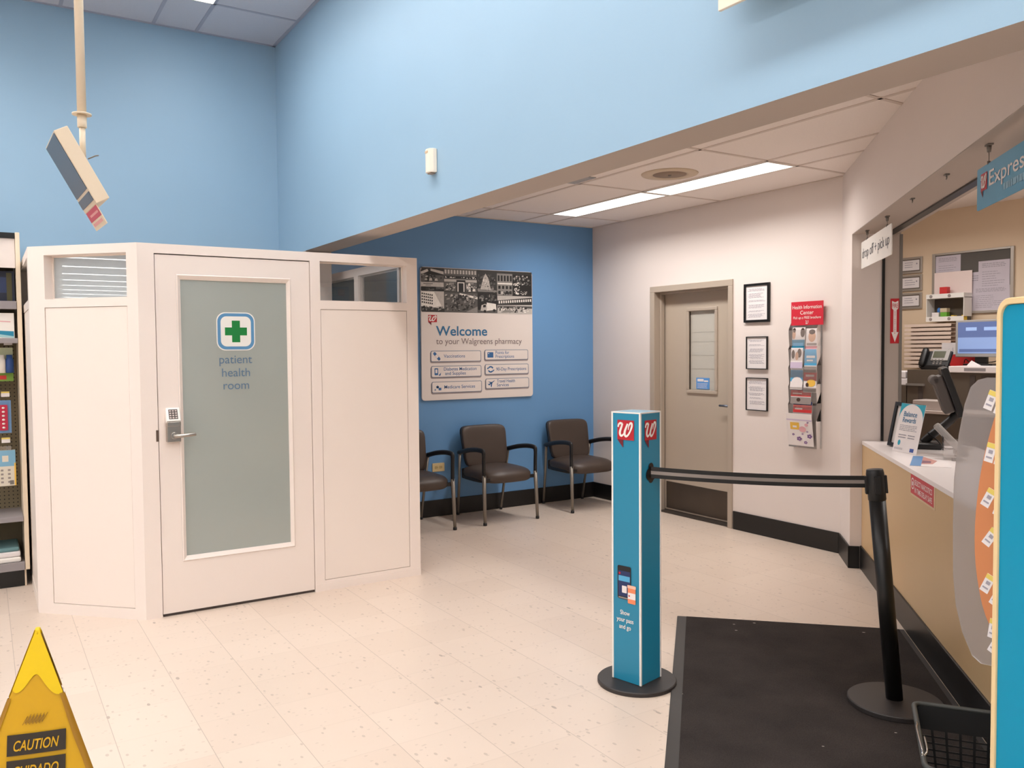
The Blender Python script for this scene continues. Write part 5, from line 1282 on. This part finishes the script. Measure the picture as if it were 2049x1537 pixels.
tag(b_.build('tape_dispenser', mat('dispenser_yellow', (232, 196, 60), 0.5), loc=(7.324, 4.42 - 0.215, 1.735 + 0.0065), rz=rz), 'yellow tape holder in the lower tier of the white wall caddy', 'dispenser')
# paper sorter with slats
t = thing('paper_sorter', 'cream slatted paper sorter below the white wall caddy', 'paper sorter', (7.30, 4.60, 1.323), rz)
b_ = MB()
for k in range(11): b_.box(0, 0.44, -0.10, 0.0, 0.392 - 0.037 * k - 0.006, 0.392 - 0.037 * k); b_.add([(0, -0.10, 0.392 - 0.037 * k), (0.44, -0.10, 0.392 - 0.037 * k), (0.44, -0.102, 0.392 - 0.037 * k - 0.026), (0, -0.102, 0.392 - 0.037 * k - 0.026)], [(0, 1, 2, 3)])
b_.box(0, 0.44, 0.0, 0.004, 0, 0.392)
b_.build('slat', mat('slat_cream', (222, 200, 184), 0.6), t)
# desks
t = thing('pharmacy_desk', 'dark pharmacy workstation with white worktop below the monitor', 'desk', (6.62, 3.845, 0), rz)
MB().box(0, 1.1, 0, 0.60, 1.300, 1.352).build('worktop', TOPW, t, bevel=0.006)
MB().box(0.004, 1.1, 0.02, 0.58, 0, 1.300).build('cabinet', CABD, t)
b_ = MB(); b_.box(0.17, 0.21, 0.012, 0.02, 0.9, 1.28); b_.box(0.26, 0.36, 0.014, 0.02, 1.18, 1.28); b_.build('drawer_slot_shade', SEAMDK, t)  # dark plates in place of shade inside the drawer slots
MB().box(0.13, 0.30, -0.001, 0.0, 1.314, 1.338).build('worktop_label', LIPG, t)
t = thing('pharmacy_cabinet', 'dark storage cabinet carrying the desk telephone', 'cabinet', (6.66, 4.225, 0), rz)
MB().box(0, 0.372, 0, 0.68, 0, 1.316).build('carcass', CABD, t)
b_ = MB(); b_.box(0.0, 0.16, -0.02, 0, 1.182, 1.20); b_.build('shelf_edge', MIDG, t)
b_ = MB(); b_.box(0.10, 0.14, -0.004, 0.0, 0.86, 1.175); b_.build('recess_shade', SEAMDK, t)  # proud dark plate painted as the shade of a recess
t = thing('low_cabinet', 'low dark cabinet beside the jamb carrying a stack of paper', 'cabinet', (6.66, 4.60, 0), rz)
MB().box(0, 0.365, 0, 0.6, 0, 1.180).build('carcass', CABD, t); MB().box(0.27, 0.315, -0.004, 0, 0.84, 1.17).build('recess_shade', SEAMDK, t)  # its dark front plate imitates a shaded recess
for k in range(2): tag(MB().box(0, 0.20 - 0.03 * k, -0.0, 0.22, 0, 0.06).build('paper_stack', PAPER, loc=(6.67, 4.43 - 0.012 * k, 1.1805 + 0.061 * k), rz=rz, bevel=0.008), ('lower pale paper bundle on the low dark cabinet', 'upper pale paper bundle on the low dark cabinet')[k], 'paper', 'paper bundles on the low cabinet')
# inner low worktop with trays
t = thing('rear_worktop', 'pale low worktop behind the touchscreen terminal', 'worktop', (6.26, 4.10, 0), rz)
MB().box(0, 1.3, 0, 0.34, 0.985, 1.010).build('worktop', mat('worktop_pale', (206, 192, 184), 0.4), t, bevel=0.004); MB().box(0.02, 1.28, 0.02, 0.33, 0, 0.985).build('cabinet', CABD, t)
tag(MB().box(0, 0.24, 0, 0.18, 0, 0.075).build('document_tray', mat('tray_grey', (190, 178, 172), 0.5), loc=(6.30, 3.95, 1.0105), rz=rz, bevel=0.006), 'pale grey document tray on the rear worktop behind the terminal', 'tray')
# telephone
t = thing('desk_telephone', 'black desk telephone with grey display on the dark cabinet', 'telephone', (6.80, 4.215, 1.3165), rz)
Mt = Matrix.Translation((0, 0, 0.02)) @ Matrix.Rotation(rad(-28), 4, 'X')
MB().box(0, 0.255, 0, 0.03, 0, 0.155, 0, Mt).box(0.02, 0.235, 0.0, 0.09, 0, 0.04).build('body', BLACKP, t, bevel=0.006)
MB().superq(0.026, 0.024, 0.088, 0.45, 0.6, M=Mt @ Matrix.Translation((0.036, -0.018, 0.085))).build('handset', BLACKS, t)
MB().box(0.095, 0.245, -0.008, 0.0, 0.060, 0.165, 0, Mt).build('display_panel', GREYP, t, bevel=0.004)
MB().box(0.108, 0.212, -0.0095, -0.0075, 0.085, 0.148, 0, Mt).build('display', LCD, t)
b_ = MB()
for k in range(4): b_.box(0.104 + 0.03 * k, 0.118 + 0.03 * k, -0.010, -0.008, 0.066, 0.074, 0, Mt)
for k in range(3):
    for j in range(3): b_.box(0.12 + 0.03 * k, 0.138 + 0.03 * k, -0.004, 0.0, 0.012 + 0.016 * j, 0.022 + 0.016 * j, 0, Mt)
b_.build('key', MIDG, t)
t = thing('document_holder', 'red holder with a white ruled sheet behind the telephone', 'holder', (7.13, 4.20, 1.317), rz)
b_ = MB(); b_.box(0, 0.31, 0, 0.01, 0, 0.145); b_.box(0, 0.31, -0.05, 0.01, 0, 0.008); b_.build('stand', PRED, t)
MB().box(0.0, 0.24, -0.003, -0.0005, 0.125, 0.225).build('sheet', PAPER, t)
b_ = MB()
for k in range(6): b_.box(0.03 + 0.034 * k, 0.034 + 0.034 * k, -0.0038, -0.003, 0.13, 0.13 + 0.03 + 0.012 * k)
b_.build('printed_lines', PRINT, t)
# monitor
t = thing('desk_monitor', 'grey computer monitor with blue screen on the white pharmacy worktop', 'monitor', (6.98, 3.995, 1.3525), rz)
MB().box(0, 0.50, 0, 0.04, 0.068, 0.378).build('bezel', GREYP, t, bevel=0.006)
b_ = MB(); b_.box(0.022, 0.478, -0.002, 0.001, 0.232, 0.360, 1); b_.box(0.022, 0.478, -0.002, 0.001, 0.098, 0.232, 0); b_.box(0.09, 0.18, -0.003, -0.001, 0.288, 0.316, 2); b_.box(0.24, 0.36, -0.003, -0.001, 0.288, 0.316, 2); b_.box(0.035, 0.46, -0.003, -0.001, 0.110, 0.135, 1)
b_.build('screen', [SCREEN, SCREEND, SCREENL], t)
b_ = MB(); b_.box(0.16, 0.26, 0.01, 0.04, 0.012, 0.09); b_.box(0.10, 0.34, -0.06, 0.10, 0, 0.014); b_.build('stand', BLACKS, t, bevel=0.004)
b_ = MB(); b_.tube(spline([(0.05, 0.05, 0.02), (0.08, 0.02, 0.05), (0.13, 0.03, 0.02), (0.3, 0.05, 0.03), (0.34, 0.02, 0.06)], 6), 0.004, 6); b_.build('cable', BLACKS, t)
tag(MB().add([(0, 0, 0), (0.09, 0, 0), (0.10, 0.05, 0), (0.02, 0.06, 0), (0.03, 0.02, 0.045)], [(0, 1, 4), (1, 2, 4), (2, 3, 4), (3, 0, 4), (0, 1, 2, 3)]).build('crumpled_paper', PAPER, loc=(6.66, 3.72, 1.3525), rz=rz), 'crumpled white paper on the worktop in front of the monitor', 'paper')
